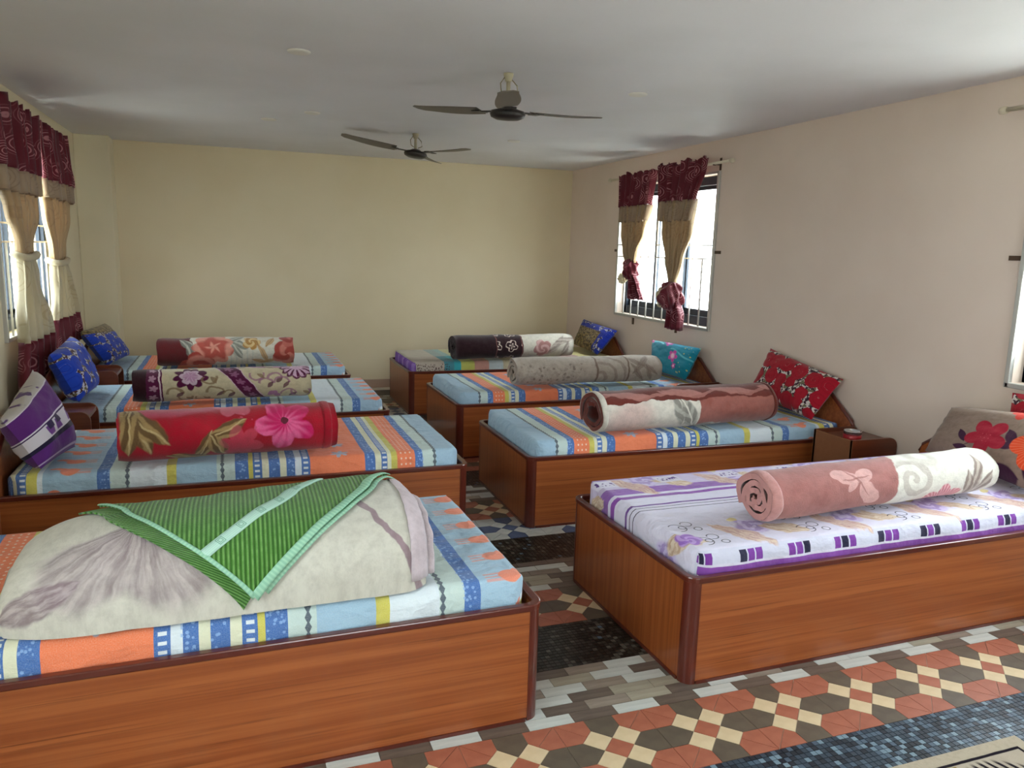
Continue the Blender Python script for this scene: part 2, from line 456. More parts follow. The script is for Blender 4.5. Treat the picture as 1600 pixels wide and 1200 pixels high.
# ---------------------------------------------------------------- windows
def window(name, wall, rect, label):
    """wall: ('x', X, outward sign) ; rect y0,y1,z0,z1. Frame, panes, grille as parts"""
    ax, X, s = wall; u0, u1, z0, z1 = rect
    e = bpy.data.objects.new(name, None); col.objects.link(e); struct(e, label)
    def box(m, d0, d1, a, b, c, d):
        if ax == 'x': m.box(X+s*d0, X+s*d1, a, b, c, d)
        else: m.box(a, b, X+s*d0, X+s*d1, c, d)
    f = MB()
    box(f, .07, .13, u0, u1, z0, z0+.075); box(f, .07, .13, u0, u1, z1-.07, z1)
    box(f, .07, .13, u0, u0+.06, z0, z1); box(f, .07, .13, u1-.06, u1, z0, z1)
    f.build('outer_frame', M_blueal, e, bevel=.004)
    w3 = (u1-u0-.12)/3
    for i in range(3):
        a = u0+.06+i*w3; b = a+w3; d0 = .075 if i % 2 else .1
        f = MB(); t = .028
        box(f, d0, d0+.022, a-.008, b+.008, z0+.075, z0+.13); box(f, d0, d0+.022, a-.008, b+.008, z1-.1, z1-.07)
        box(f, d0, d0+.022, a-.008, a-.008+t, z0+.1, z1-.08); box(f, d0, d0+.022, b+.008-t, b+.008, z0+.1, z1-.08)
        sash = f.build('sash', M_blueal, e)
        f = MB(); box(f, d0+.009, d0+.013, a, b, z0+.11, z1-.09); f.build('pane', M_glass, sash)
    g = MB(); t = .026
    for a, b, c, d in ((u0-.02, u1+.02, z0-.025, z0), (u0-.02, u1+.02, z1, z1+.02), (u0-.025, u0, z0-.025, z1+.02), (u1, u1+.025, z0-.025, z1+.02)):
        box(g, -.022, .005, a, b, c, d)
    gr = g.build('grille_frame', M_silver, e, bevel=.003)
    n = 11
    for i in range(1, n):
        u = u0+(u1-u0)*i/n; top = z1 if i in (3, 6, 9) else z0+(z1-z0)*.46
        f = MB(); box(f, -.012, -.002, u-.006, u+.006, z0, top); f.build('grille_bar', M_silver, e)
    for h in (.455, .545):
        z = z0+(z1-z0)*h
        f = MB(); box(f, -.016, -.006, u0, u1, z-.005, z+.005); f.build('grille_rail', M_silver, e)
    for u in (u0+.3*(u1-u0), u0+.78*(u1-u0)):
        f = MB(); box(f, -.012, 0, u-.012, u+.012, z0-.09, z0-.02); f.build('fixing_lug', M_rust, e)
    for u in (u0-.055, u1+.055):
        f = MB(); box(f, -.012, 0, u-.04, u+.04, z0+(z1-z0)*.5-.012, z0+(z1-z0)*.5+.012); f.build('fixing_lug', M_rust, e)
    return e
window('window_1', ('x', XR, 1), WIN_R1, 'dark framed barred window on the right wall behind two knotted curtains')
window('window_2', ('x', XR, 1), WIN_R2, 'barred window on the right wall cut by the photo edge')
window('window_3', ('x', XL, -1), WIN_L1, 'barred window on the left wall behind long tied curtains')
window('added_window_left', ('x', XL, -1), WIN_L_ADDED, 'barred window on the left wall beside the camera')
window('added_window_near', ('y', YB, -1), WIN_B_ADDED, 'barred window in the near wall behind the camera')

# ---------------------------------------------------------------- fabrics: bed sheets
LB, PALE, BLU, ORG, YEL, CRM, WHT = '#9fbfd6', '#c3d6d2', '#4470b4', '#ee7f52', '#cfc65a', '#dfe0c4', '#dbe6ee'
STR = [(-.25, '#c3d8ea'), (-.115, LB), (.10, PALE), (.167, BLU), (.215, ORG), (.307, YEL), (.33, CRM), (.35, BLU), (.385, CRM), (.417, BLU), (.462, ORG), (.733, BLU), (.773, WHT), (.797, BLU),
       (.842, CRM), (.872, BLU), (.922, CRM), (.957, BLU), (.99, YEL), (1.018, BLU), (1.08, PALE), (1.155, LB), (1.327, YEL), (1.368, WHT), (1.525, PALE), (1.6, BLU), (1.65, LB),
       (1.87, WHT), (1.89, YEL), (1.925, BLU), (1.967, CRM), (1.997, BLU)]
def cloth_bump():
    x, y = uv()
    return nse(vec(x*5, y*9, 0.), 1., 5, .6)+nse(vec(x*16, y*5, 0.), 1., 2, .5)*.35-vabs(nse(vec(x*5+y*3, y*6-x*2, 2.), 1., 3, .5)-.5)*1.6+nse(vec(x, y, 0.), 420, 1)*.03, .7, .032
def sheet_striped(flip):
    def f():
        u, v = uv()
        w_ = (1.86-u) if flip else (u-.06)
        w_ = w_+(nse(vec(u*3, v*3, 0.), 1., 2)-.5)*.012
        c = ramp((w_+.25)/2.6, [((p+.25)/2.6, q) for p, q in STR])
        # lighter damask inside the blue bands
        dm = sstep(voro(vec(u, v, 0.), 70)[0], .28, .42, 1, 0)
        blue = None
        for p, q in ((.167, .215), (.417, .462), (.797, .842), (.872, .922), (1.018, 1.08), (1.6, 1.65), (1.997, 2.1)):
            m = band(w_, p+.004, q-.004, .001); blue = m if blue is None else vmax(blue, m)
        c = mix(blue*dm*.75, c, '#8fb4e2')
        # white loops in the narrow dark blue bands
        lp = None
        for p in (.35, .733, .957, 1.925):
            m = band(w_, p+.012, p+.034, .001); lp = m if lp is None else vmax(lp, m)
        loops = sstep(vabs(vfrac(v/.026)-.5), .26, .34)
        c = mix(lp*loops*.9, c, '#e4ebee')
        # dark chain lines
        ch = None
        for p in (.112, 1.137, 1.538):
            d = vabs(w_-p)/.012+vabs(vfrac(v/.03)-.5)*1.2
            m = vmin(sstep(d, .75, .95, 1, 0), band(w_, p-.013, p+.013, .001)); ch = m if ch is None else vmax(ch, m)
        c = mix(ch*.9, c, '#39465a')
        # pale dots on the narrow orange stripe
        q = vfrac(w_/.023)-.5; r = vfrac(v/.03)-.5
        c = mix(sstep(q*q+r*r, .02, .05, 1, 0)*band(w_, .222, .3, .001)*.8, c, '#f5dcc8')
        # blue stars on the wide orange stripe
        sv = (vfrac(v/.17)-.5)*.17
        st, _, _ = flower(w_, sv, .59, 0., .045, 6, .3, .6, .004)
        c = mix(st*.85, c, '#8fb2cc')
        # orange grazing animals in rows on the light blue band
        av = (vfrac(v/.155)-.5)*.155
        an = vmax(ell(w_, av, 1.77, -.005, .040, .036, -.2), ell(w_, av, 1.80, .022, .035, .017, .6))
        an = vmax(an, ell(w_, av, 1.832, .040, .024, .013, -.1))
        legs = vmin(sstep(vabs(vfrac((av+.1)/.021)-.5), .22, .32, 1, 0), band(w_, 1.685, 1.75, .003))
        an = vmax(an, legs*band(av, -.04, .03, .003)*.6)
        c = mix(an*.9, c, ORG)
        return mix(sstep(nse(vec(u, v, 0.), 300, 2), .3, .8)*.12, c, '#ffffff')
    return material('striped_bed_sheet_'+('reversed' if flip else 'plain'), f, .85, .15, bump=cloth_bump, sheen=.15)
M_sh0 = sheet_striped(False); M_sh1 = sheet_striped(True)
def sheet_purple():
    u, v = uv(); v = v-.028; P1, W1 = '#8a4fa8', '#d9d6ea'
    c = ramp((v+.15)/1.3, [((p+.15)/1.3, q) for p, q in [(-.15, P1), (-.045, W1), (-.035, '#cfd0e4'), (.02, W1), (.44, '#3a3150'), (.446, W1), (.47, '#3a3150'), (.476, W1), (.50, '#75509a'), (.512, W1), (.60, P1), (.63, W1), (.655, '#8f62b0'), (.73, '#c9bfdc'), (.86, '#a184bf'), (.93, '#cfc6de'), (.98, P1)]])
    # row of small purple and navy blocks along the near edge
    t = u/.036; blk = vmin(sstep(vabs(vfrac(t)-.5), .40, .43, 1, 0), band(v, -.034, .010, .001))
    grp = vfrac(vfloor(t)/6.); blk = blk*(grp < .45); sel = vfrac(vfloor(t)*.381+.55)*.5+.5
    c = mix(blk*(sel > .45), c, '#7d3f9e'); c = mix(blk*(sel > .8), c, '#2c2b45')
    c = mix(band(v, -.085, -.075, .002)*sstep(nse(vec(u*30, v*60, 0.), 1, 2), .5, .55), c, '#e8e2f0')
    # bouquets: tan feather, lilac rose, tan tulip
    for (p, dv, n0, shift) in ((.46, .17, 0, .16), (.46, .80, 0, .05)):
        s = (vfrac((u-shift)/p)-.5)*p
        wob = (nse(vec(u*11, v*11, 0.), 1, 4)-.5)*.09
        s2 = s+wob; v2 = v+wob
        m, vn, pp, q = leaf(s2, v2, -.075, dv-.045, .14, .05, -1.0)
        st = sstep(nse(vec(pp*2, q*5, 0.), 1, 3), .35, .62)
        c = mix(m*.9, c, mix(st, '#b98a86', '#dcc4ae'))
        m, r, th = flower(s2, v2, .02, dv+.015, .08, 5, .4, .3, .012)
        c = mix(m*.95, c, mix(sstep(vsin(r*120+th*2+nse(vec(u, v, 0.), 40, 2)*5), -.4, .7), '#a08ac4', '#cbbde4'))
        m, vn, pp, q = leaf(s2, v2, .13, dv-.035, .10, .046, -.5)
        c = mix(m*.95, c, mix(sstep(nse(vec(pp*2, q*4, 0.), 1, 3), .35, .65), '#bfa083', '#e2d2bc'))
        m = ell(s2, v2, -.02, dv+.09, .03, .018, .5); c = mix(m*.8, c, '#d2c06a')
    # dark scrolls
    for (p, dv, sh) in ((.46, .10, .385), (.46, .24, .36)):
        s = (vfrac((u-sh)/p)-.5)*p
        for (cx, cy, R) in ((-.02, dv, .035), (.035, dv+.03, .022), (.055, dv-.025, .015), (.0, dv, .014)):
            c = mix(ringm(s, v, cx, cy, R, .0022, .0014)*.9*(s+v*.4 > cx+cy*.4-.02), c, '#2f2a45')
    # purple rose at the foot corner
    m, r, th = flower(u, v, .085, .13, .055, 5, .2, .2)
    c = mix(m, c, mix(sstep(vsin(r*170+th*3), -.3, .6), '#9a6cc6', '#bf9be0'))
    # little printed panels on the far floral band
    s = vfrac(u/.33); c = mix(band(s, .1, .45, .01)*band(v, .77, .86, .002)*.9, c, '#d6d2e4')
    c = mix(band(s, .14, .42, .01)*band(v, .795, .835, .002)*sstep(nse(vec(u*60, v*30, 0.), 1, 1), .5, .54), c, '#5e3d86')
    return c
M_shp = material('purple_floral_bed_sheet', sheet_purple, .8, .15, bump=cloth_bump, sheen=.15)
def sheet_patch():
    u, v = uv()
    c = ramp((u+.1)/2.4, [((p+.1)/2.4, q) for p, q in [(-.1, '#7d4fb5'), (.045, '#b9ada0'), (.33, '#4f8f9c'), (.42, '#3fa9b5'), (.49, '#c3c56a'), (.62, '#c9968a'), (.76, '#c3cdd0'), (.9, '#c9bd9e'), (1.05, '#7a4aa8'), (1.2, '#d9cf9a'), (1.5, '#b08f8a'), (1.75, '#d3c98e')]])
    d = sstep(voro(vec(u, v, 0.), 75)[0], .3, .4, 1, 0)
    c = mix(d*band(u, .06, .38, .003)*(v < .03), c, '#4a2a30')
    c = mix(band(v, .4, 1.2, .01)*band(u, .05, .9, .01)*.5, c, '#cbc6b4')
    c = mix(sstep(vsin(v*30), .3, .5)*(u < .04)*.6, c, '#b497d6')
    return c
M_shq = material('multicolour_block_bed_sheet', sheet_patch, .8, .15, bump=cloth_bump, sheen=.15)

def mattress(name, label, key, mat_):
    """rounded box mattress in a fitted sheet; local u runs from the foot to the head"""
    bx, by, a, s, BL = BEDS[key]; root_loc = (bx, by, 0)
    u0, u1, v0, v1 = .035, BL-.01, .03, BW-.03; zt, zb, r = MT, BH-.045, .046
    drop = zt-zb
    def prof(t, lo, hi):
        """arc length t from lo-side bottom -> (position, drop)"""
        arc = r*PI/2; side = drop-r
        L = hi-lo-2*r
        tot = 2*side+2*arc+L; t = t*tot
        if t < side: return lo, drop-t, lo+r-arc-side+t
        t -= side
        if t < arc: q = t/r; return lo+r-r*math.cos(q), r-r*math.sin(q), lo+r-arc+t
        t -= arc
        if t <= L: return lo+r+t, 0., lo+r+t
        t -= L
        if t < arc: q = t/r; return hi-r+r*math.sin(q), r-r*math.cos(q), hi-r+t
        t -= arc
        return hi, r+t, hi-r+arc+t
    def params(lo, hi, n):
        arc = r*PI/2; side = drop-r; L = hi-lo-2*r; tot = 2*side+2*arc+L
        p = [0, side*.5, side, side+arc*.25, side+arc*.5, side+arc*.75]
        p += [side+arc+L*i/n for i in range(n+1)]
        p += [tot-q for q in (side+arc*.75, side+arc*.5, side+arc*.25, side, side*.5, 0)]
        return [q/tot for q in p]
    pu, pv = params(u0, u1, 90), params(v0, v1, 44); rc = .09
    seed = hash(key) % 7 if False else sum(map(ord, key))
    mb = MB()
    def fn(i, j):
        x, dx, uu = prof(pu[i], u0, u1); y, dy, vv = prof(pv[j], v0, v1)
        d = max(dx, dy)
        ax_ = max(u0+rc-x, x-(u1-rc), 0); ay_ = max(v0+rc-y, y-(v1-rc), 0)
        h = math.hypot(ax_, ay_)
        if h > rc:
            k = rc/h; cx = u0+rc if x < u0+rc else (u1-rc if x > u1-rc else x); cy = v0+rc if y < v0+rc else (v1-rc if y > v1-rc else y)
            x = cx+(x-cx)*k; y = cy+(y-cy)*k
        z = zt-d
        if d < .001: z += .0035*N3(x*5, y*7, seed)+.0016*N3(x*16+seed, y*11, 2)-.004
        else:
            w_ = (.008*N3(x*9+seed, y*9, z*6)+.004*N3(x*26+seed, y*26, z*5))*min(1, d/.03)
            if dx >= dy: x += w_
            else: y += w_
        return (s*x, y, z), (uu, vv)
    mb.grid(len(pu), len(pv), fn)
    # underside
    mb.add([(s*u0, v0, zb), (s*u1, v0, zb), (s*u1, v1, zb), (s*u0, v1, zb)], [(0, 3, 2, 1) if s > 0 else (0, 1, 2, 3)])
    if s < 0: mb.f = [f[::-1] for f in mb.f]; mb.uv = [q[::-1] for q in mb.uv]
    o = mb.build(name, mat_); o.location = root_loc; o.rotation_euler = (0, 0, a)
    return tag(o, label, 'mattress', 'sheeted mattresses on the box beds')

# ---------------------------------------------------------------- box beds
def bed(key, label, hb=True):
    bx, by, a, s, BL = BEDS[key]
    e = thing('box_bed', label, 'bed', (bx, by, 0), a, 'wooden box beds in two rows')
    t = .02; cr_ = .045
    def bxs(m, u0, u1, v0, v1, z0, z1): m.box(s*u0, s*u1, v0, v1, z0, z1)
    m = MB(); bxs(m, cr_, BL, .002, t, .012, BH-.022); m.build('side_panel', M_vx, e)
    m = MB(); bxs(m, cr_, BL, BW-t, BW-.002, .012, BH-.022); m.build('side_panel', M_vx, e)
    m = MB(); bxs(m, .002, t, cr_, BW-cr_, .012, BH-.022); m.build('foot_panel', M_vz, e)
    for v, sv in ((0, 1), (BW, -1)):      # quarter-round corner posts
        pts = [(cr_*(1-math.cos(q)), cr_*(1-math.sin(q))) for q in [i*PI/2/8 for i in range(9)]]
        inn = [(cr_-(cr_-t)*math.cos(q), cr_-(cr_-t)*math.sin(q)) for q in [i*PI/2/8 for i in range(9)]]
        poly = ccw([(s*p[0], v+sv*p[1]) for p in pts+inn[::-1]])
        m = MB(); m.prism(poly, 'z', 0, BH-.02); m.build('corner_post', M_trim, e)
    # rail with rounded corners around three sides
    def path(d, rr):
        q = [(BL, d)]+[(rr+d-rr*math.sin(k), rr+d-rr*math.cos(k)) for k in [i*PI/2/6 for i in range(7)]]
        return q+[(x, BW-y) for x, y in q[::-1]]
    o_, i_ = path(-.004, .05), path(.022, .03)
    n = len(o_); vs = []
    for z in (BH-.022, BH): vs += [(s*x, y, z) for x, y in o_]+[(s*x, y, z) for x, y in i_]
    fs = []
    for k in range(n-1):
        fs += [(k, k+1, 2*n+k+1, 2*n+k), (n+k+1, n+k, 3*n+k, 3*n+k+1), (2*n+k, 2*n+k+1, 3*n+k+1, 3*n+k), (k+1, k, n+k, n+k+1)]
    fs += [(0, 2*n, 3*n, n), (n-1, 2*n-1, 4*n-1, 3*n-1)]
    if s < 0: fs = [f[::-1] for f in fs]
    fs = [f[::-1] for f in fs]
    m = MB(); m.add(vs, fs); m.build('top_rail', M_trim, e, bevel=.004)
    m = MB(); bxs(m, .05, BL, -.003, .004, 0, .014); bxs(m, .05, BL, BW-.004, BW+.003, 0, .014); bxs(m, -.003, .004, .05, BW-.05, 0, .014)
    m.build('plinth_strip', M_trim, e)
    m = MB(); bxs(m, t, BL, t, BW-t, BH-.075, BH-.05); m.build('platform', M_ply, e)
    # headboard with sloping shoulders
    z1 = .70
    prof = [(-.03, .0), (BW+.03, .0), (BW+.03, .46), (BW+.015, .50), (BW-.20, .655), (BW*.5, z1), (.20, .655), (-.015, .50), (-.03, .46)]
    m = MB(); m.prism(prof, 'x', s*BL, s*(BL+.024)); hbd = m.build('headboard', M_vx, e)
    top = prof[2:]
    m = MB()
    m.tube([(s*(BL+.012), p[0], p[1]+.004) for p in top], .014, 8); m.build('headboard_trim', M_trim, hbd)
    return e
bed('R1', 'near right box bed holding the purple floral mattress')
bed('R2', 'right row box bed under the red rose pillow, second from the camera')
bed('R3', 'right row box bed under the teal pillow, third from the camera')
bed('R4', 'right row box bed in the far corner with the block print mattress')
bed('L1', 'near left box bed carrying the blanket with the green towel')
bed('L2', 'left row box bed carrying the red rolled blanket')
bed('L3', 'left row box bed carrying the cream and plum rolled blanket')
bed('L4', 'left row box bed nearest the far wall by the corner pillar')
mattress('mattress', 'mattress in a white and purple floral sheet on the near right bed', 'R1', M_shp)
mattress('mattress', 'blue and orange striped mattress under the brown and rose rolled blanket', 'R2', M_sh0)
mattress('mattress', 'blue and orange striped mattress under the beige grey rolled blanket', 'R3', M_sh0)
mattress('mattress', 'mattress in purple, teal and yellow blocks in the far right corner', 'R4', M_shq)
mattress('mattress', 'striped mattress with orange animals under the green towel and folded blanket', 'L1', M_sh1)
mattress('mattress', 'blue and orange striped mattress under the red rolled blanket', 'L2', M_sh0)
mattress('mattress', 'striped mattress under the cream and plum rolled blanket', 'L3', M_sh1)
mattress('mattress', 'striped mattress on the left row bed nearest the far wall', 'L4', M_sh1)

# ---------------------------------------------------------------- blankets
def plush_bump():
    x, y = uv()
    return nse(vec(x, y, 0.), 150, 3)*.5+nse(vec(x*12, y*4, 0.), 1., 3)*.8, .35, .012
def plush(name, fn):
    def g():
        global uv
        u, v = uv(); p = vec(u, v, 0.)
        a_ = (nse(p, 9, 3)-.5)*.045; b2 = (nse(vec(u+3., v+7., 1.), 11, 3)-.5)*.045
        old = uv; uv = lambda: (u+a_, v+b2)
        c = fn(); uv = old
        return mix(sstep(nse(p, 26, 4, .7), .35, .75)*.22, c, '#4a3c38')
    return material(name, g, .95, .08, bump=plush_bump, sheen=.25)
def mott(c, u, v, k, amt=.25, sc=14): return mix(sstep(nse(vec(u, v, 0.), sc, 4), .4, .75)*amt, c, k)
def bl_r1():
    u, v = uv()
    edge = u+(nse(vec(u*8, v*8, 0.), 1, 2)-.5)*.05-(v-.2)*.3-.04
    c = mix(sstep(edge, .60, .612), mott('#a8706c', u, v, '#8e5550', .6, 9), '#dcd9cf')
    for cx, cy, rot, k in ((.37, .275, -.25, 1.), (.475, .275, .35, 1.), (.485, .18, -1.0, 1.15), (.40, .225, .9, .55)):
        m = ell(u, v, cx, cy, .062*k, .036*k, rot); c = mix(m*.85, c, '#d8aaa6')
    m, vn, p, q = leaf(u, v, .43, .25, .10, .005, -.9); c = mix(m*.6, c, '#8e5550'); m, vn, p, q = leaf(u, v, .43, .262, .08, .005, .0); c = mix(m*.6, c, '#8e5550')
    r, t = polar(u, v, .74, .22)
    sw = sstep(vsin(r*90-t), -.1, .4)*sstep(r, .10, .12, 1, 0); c = mix(sw*.8*(edge > .61), c, '#b9afa6')
    r, t = polar(u, v, .86, .36); c = mix(sstep(r, .07, .10, 1, 0)*sstep(r, .03, .05)*.7, c, '#c2bab0')
    m, r, t = flower(u, v, .93, .05, .13, 7, .2, .3)
    c = mix(m*.9, c, mix(sstep(vsin(t*34+r*20), -.2, .7), '#c26072', '#dfa3a8'))
    for cx, cy, a_, b2, rot in ((1.12, .20, .13, .03, 1.45), (1.08, .14, .10, .03, 1.8), (1.17, .14, .09, .028, 1.1)):
        m, vn, p, q = leaf(u, v, cx, cy, a_, b2, rot)
        c = mix(m*.9, c, mix(sstep(vsin(q*5+p*4), -.4, .6), '#7d6a62', '#b3a59a'))
    return c
def bl_r2():
    u, v = uv()
    c = mix(sstep(u, .645, .652), mix(ell(u, v, .17, .15, .15, .10, .3, .9)*.55, '#d8d2c6', '#c99a94'), mott('#9c6158', u, v, '#87493f', .7, 10))
    for cx, cy, a_, b2, rot in ((.52, .20, .125, .055, -1.3), (.575, .165, .12, .05, -1.05), (.70, .055, .13, .04, .15)):
        m, vn, p, q = leaf(u, v, cx, cy, a_, b2, rot)
        c = mix(m*.95, c, mix(sstep(vsin(p*9+vabs(q)*5), -.3, .5), '#84827a', '#a9a69c')); c = mix(m*vn, c, '#d8d4c8')
    wv = vsin(u*13)*.03
    top = sstep(v+wv*.25, .252, .257); c = mix(top, c, '#6b2d24')
    s = (vfrac(u/.36)-.5)*.36
    m, vn, p, q = leaf(s, v, .0, .305, .15, .030, -.12); c = mix(m*top*.9, c, '#b27a72')
    m = vmin(sstep(vabs(v-.29-vsin(u*17.4)*.02), .008, .012, 1, 0), top); c = mix(m*.7, c, '#b27a72')
    return c
def bl_r3():
    u, v = uv(); c = mott('#b9aea2', u, v, '#a3978b', .5, 8)
    d, _ = voro(vec(u, v, 0.), 24)
    c = mix(sstep(d, .22, .34, 1, 0)*band(u, .03, .54, .05)*band(v, .0, .27, .03)*.8, c, '#7d7168')
    c = mix(sstep(nse(vec(u, v, 0.), 30, 3), .5, .6)*band(u, .0, .5, .06)*band(v, -.1, .25, .04)*.4, c, '#8d8177')
    for x0 in (.645, .915): c = mix(sstep(vabs(u-x0-vsin(v*9)*.008), .006, .011, 1, 0)*.85, c, '#776257')
    r, t = polar(u, v, .66, .12)
    c = mix(sstep(vsin(r*75+nse(vec(u*5, v*5, 0.), 1, 2)*5), .35, .8)*band(u, .66, .9, .01)*.55, c, '#85746a')
    for cx, cy, a_, b2, rot in ((1.03, .25, .12, .028, .9), (1.08, .22, .12, .022, -.6), (1.0, .17, .11, .022, -1.0), (1.10, .16, .09, .02, -1.2), (.98, .27, .09, .02, 2.6)):
        m, vn, p, q = leaf(u, v, cx, cy, a_, b2, rot); c = mix(m*.7, c, mix(vn, '#8f8177', '#6d5d54'))
    return c
def bl_r4():
    u, v = uv()
    c = ramp(u/1.3, [(0, '#2a1219'), (.30, '#2c141b'), (.505, '#d3ccbd')])
    s = (vfrac(u/.16+.1)-.5)*.16; t_ = (vfrac(v/.17+.3)-.5)*.17
    r, t = polar(s, t_, 0., 0.)
    orn = vmax(sstep(vsin(r*150+vsin(t*4)*2.2), .2, .5)*sstep(r, .06, .066, 1, 0), .0*r)
    c = mix(orn*band(u, .40, .65, .004), c, '#cdb9ad')
    c = mix(band(u, .393, .4, .002)+band(u, .648, .656, .002), c, '#7d4d48')
    m, r, t = flower(u, v, .86, .17, .10, 5, .5, .25); c = mix(m*.9, c, mix(sstep(vsin(r*110+t*2), -.4, .7), '#a36a68', '#c99c98'))
    for cx, cy, a_, b2, rot in ((1.0, .2, .14, .035, .9), (1.08, .25, .12, .035, .3), (1.1, .14, .12, .03, 1.3)):
        m, vn, p, q = leaf(u, v, cx, cy, a_, b2, rot); c = mix(m*.8, c, mix(sstep(vsin(q*5+p*6), -.3, .6), '#8a7b73', '#b5a79b'))
    return c
def bl_l4():
    u, v = uv()
    c = mix(sstep(u-v*-.25+(nse(vec(u*9, v*9, 0.), 1, 2)-.5)*.05, .32, .325), '#5e1f22', '#d6d2c2')
    c = mix(sstep(vsin(u*150), .2, .8)*band(u, .5, .75, .05)*.25*(v < .22), c, '#9db0ad')
    for cx, cy, rot in ((.22, .27, 2.3), (.255, .20, 2.0), (.62, .26, -.5), (.60, .2, -1.0), (.6, .33, .5)):
        m, vn, p, q = leaf(u, v, cx, cy, .075, .034, rot); c = mix(m*.9, c, mix(sstep(vsin(q*6), -.3, .6), '#7f8178', '#b7b6a8'))
    m, r, t = flower(u, v, .42, .24, .165, 9, .3, .22)
    c = mix(m, c, mix(sstep(vsin(r*48+vabs(vsin(t*2.5+r*12))*2.2), -.7, .9), '#b8564a', '#dc9684'))
    m, r, t = flower(u, v, .30, .06, .14, 5, .8, .25); c = mix(m, c, mix(sstep(vsin(r*60+t), -.4, .8), '#a8453b', '#cf8474'))
    m, r, t = flower(u, v, .72, .28, .075, 5, .1, .3); c = mix(m, c, mix(sstep(vsin(r*130+t*2), -.3, .7), '#b98a4e', '#dcc08a'))
    for cx, cy, a_, rot in ((.80, .18, .11, -1.2), (.86, .29, .07, 1.0), (.85, .1, .08, .3), (.78, .1, .07, 2.7)):
        m, vn, p, q = leaf(u, v, cx, cy, a_, .022, rot); c = mix(m*.85, c, mix(vn, '#c39a66', '#8a6238'))
    m, r, t = flower(u, v, 1.0, .17, .13, 5, .2, .22); c = mix(m, c, mix(sstep(vsin(r*50+t*2), -.3, .8), '#ad4a40', '#cf7f70'))
    m, r, t = flower(u, v, 1.03, .31, .09, 5, .9, .22); c = mix(m, c, mix(sstep(vsin(r*60+t*2), -.3, .8), '#a3423a', '#c56d60'))
    return c
def bl_l3():
    u, v = uv(); PL, CR, PK, BN = '#5a1640', '#cfc4a4', '#b783a8', '#8d7356'
    c = ramp(u/1.2, [(0, '#32121c'), (.06, PL), (.125, '#d8c4cc'), (.131, PL), (.14, CR)])
    s = (vfrac(v/.075)-.5)*.075
    c = mix(flower(u, s, .113, 0., .026, 5, 0., .5, .004)[0], c, '#b58aa0')
    m, r, t = flower(u, v, .33, .27, .105, 9, .2, .28); c = mix(m, c, PL)
    m, r, t = flower(u, v, .33, .27, .07, 6, .1, .3, .004); c = mix(m, c, '#d3b9cb'); m, r, t = flower(u, v, .33, .27, .05, 6, .1, .35, .004); c = mix(m*sstep(vabs(vsin(t*3)), .1, .3), c, '#c092b4')
    for cx, cy, R, side in ((.24, .14, .045, 1), (.30, .10, .04, -1), (.47, .14, .05, 1), (.40, .09, .04, -1), (.55, .12, .035, 1), (.44, .25, .04, -1), (.78, .2, .04, 1), (.73, .27, .045, -1), (.84, .24, .04, 1), (.92, .10, .05, 1), (1.0, .12, .06, -1), (.88, .2, .05, 1)):
        rg = ringm(u, v, cx, cy, R, .007, .003); c = mix(rg*((v > cy) if side > 0 else (v < cy+R*.4))*.8, c, BN if cx < .7 else '#a2708c')
        m, vn, p, q = leaf(u, v, cx+R*.6, cy-.01, .03, .014, .8*side); c = mix(m*.8, c, PL if side > 0 else BN)
    d = u+(v-.2)*.62
    c = mix(band(d, .585, .70, .002), c, '#d8b9c9'); c = mix(band(d, .592, .693, .002), c, PL)
    s = (vfrac((v-u*.3)/.07)-.5)*.07; c = mix(flower(d, s, .643, 0., .03, 5, .3, .5, .004)[0]*.8, c, '#9a6488')
    c = mix(band(v, .345, .352, .001)*(d > .70), c, PL)
    s = (vfrac(u/.16)-.5)*.16
    m, r, t = flower(s, v, 0., .36, .06, 9, 0., .25); c = mix(m*(d > .70)*(v > .35), c, PK)
    m, r, t = flower(u, v, .98, .34, .115, 13, .2, .18); c = mix(m, c, PL); m, r, t = flower(u, v, .98, .34, .098, 13, .2, .12); c = mix(m, c, '#d5b0cb')
    c = mix(m*sstep(vsin(t*13), .1, .5)*sstep(r, .03, .04), c, PL)
    c = mix(ell(u, v, .82, .115, .03, .022, .6), c, PK); c = mix(ell(u, v, .845, .09, .025, .02, -.6), c, PK)
    return c
def bl_l2():
    u, v = uv(); c = mott('#a8142a', u, v, '#c22838', .6, 6)
    c = mix(ell(u, v, .26, .37, .24, .06, .1, .7)*.75, c, '#c65a76')
    def kl(c, cx, cy, a_, b2, rot):
        m, vn, p, q = leaf(u, v, cx, cy, a_, b2, rot); k = mix(sstep(vsin(q*6+p*3), -.4, .7), '#6e5535', '#a58a5c')
        c = mix(m, c, k); return mix(m*vn*.7, c, '#d0b98a')
    for a_ in ((.075, .27, .16, .055, -1.2), (.12, .25, .13, .05, -.7), (.05, .24, .13, .04, -1.6), (.36, .13, .10, .035, 1.2), (.30, .07, .11, .03, -.25), (.46, .22, .10, .035, .5), (.42, .13, .08, .04, -1.1)): c = kl(c, *a_)
    m, r, t = flower(u, v, .72, .24, .14, 5, .5, .4)
    c = mix(m, c, mix(sstep(vsin(t*15+r*20)*.6+vsin(r*34+t), -1., 1.3), '#cf2266', '#e9689a'))
    c = mix(ell(u, v, .72, .25, .018, .018), c, '#6b2a3a')
    m, r, t = flower(u, v, .52, .14, .10, 6, .2, .4); c = mix(m*.45, c, '#d85a72')
    d, _ = voro(vec(u, v, 0.), 34); c = mix(sstep(d, .2, .32, 1, 0)*band(u, .52, .60, .02)*band(v, .2, .36, .02)*.8, c, '#d05a78')
    m, r, t = flower(u, v, .50, .37, .09, 5, .9, .3); c = mix(m*.6, c, '#dc7a92')
    return c
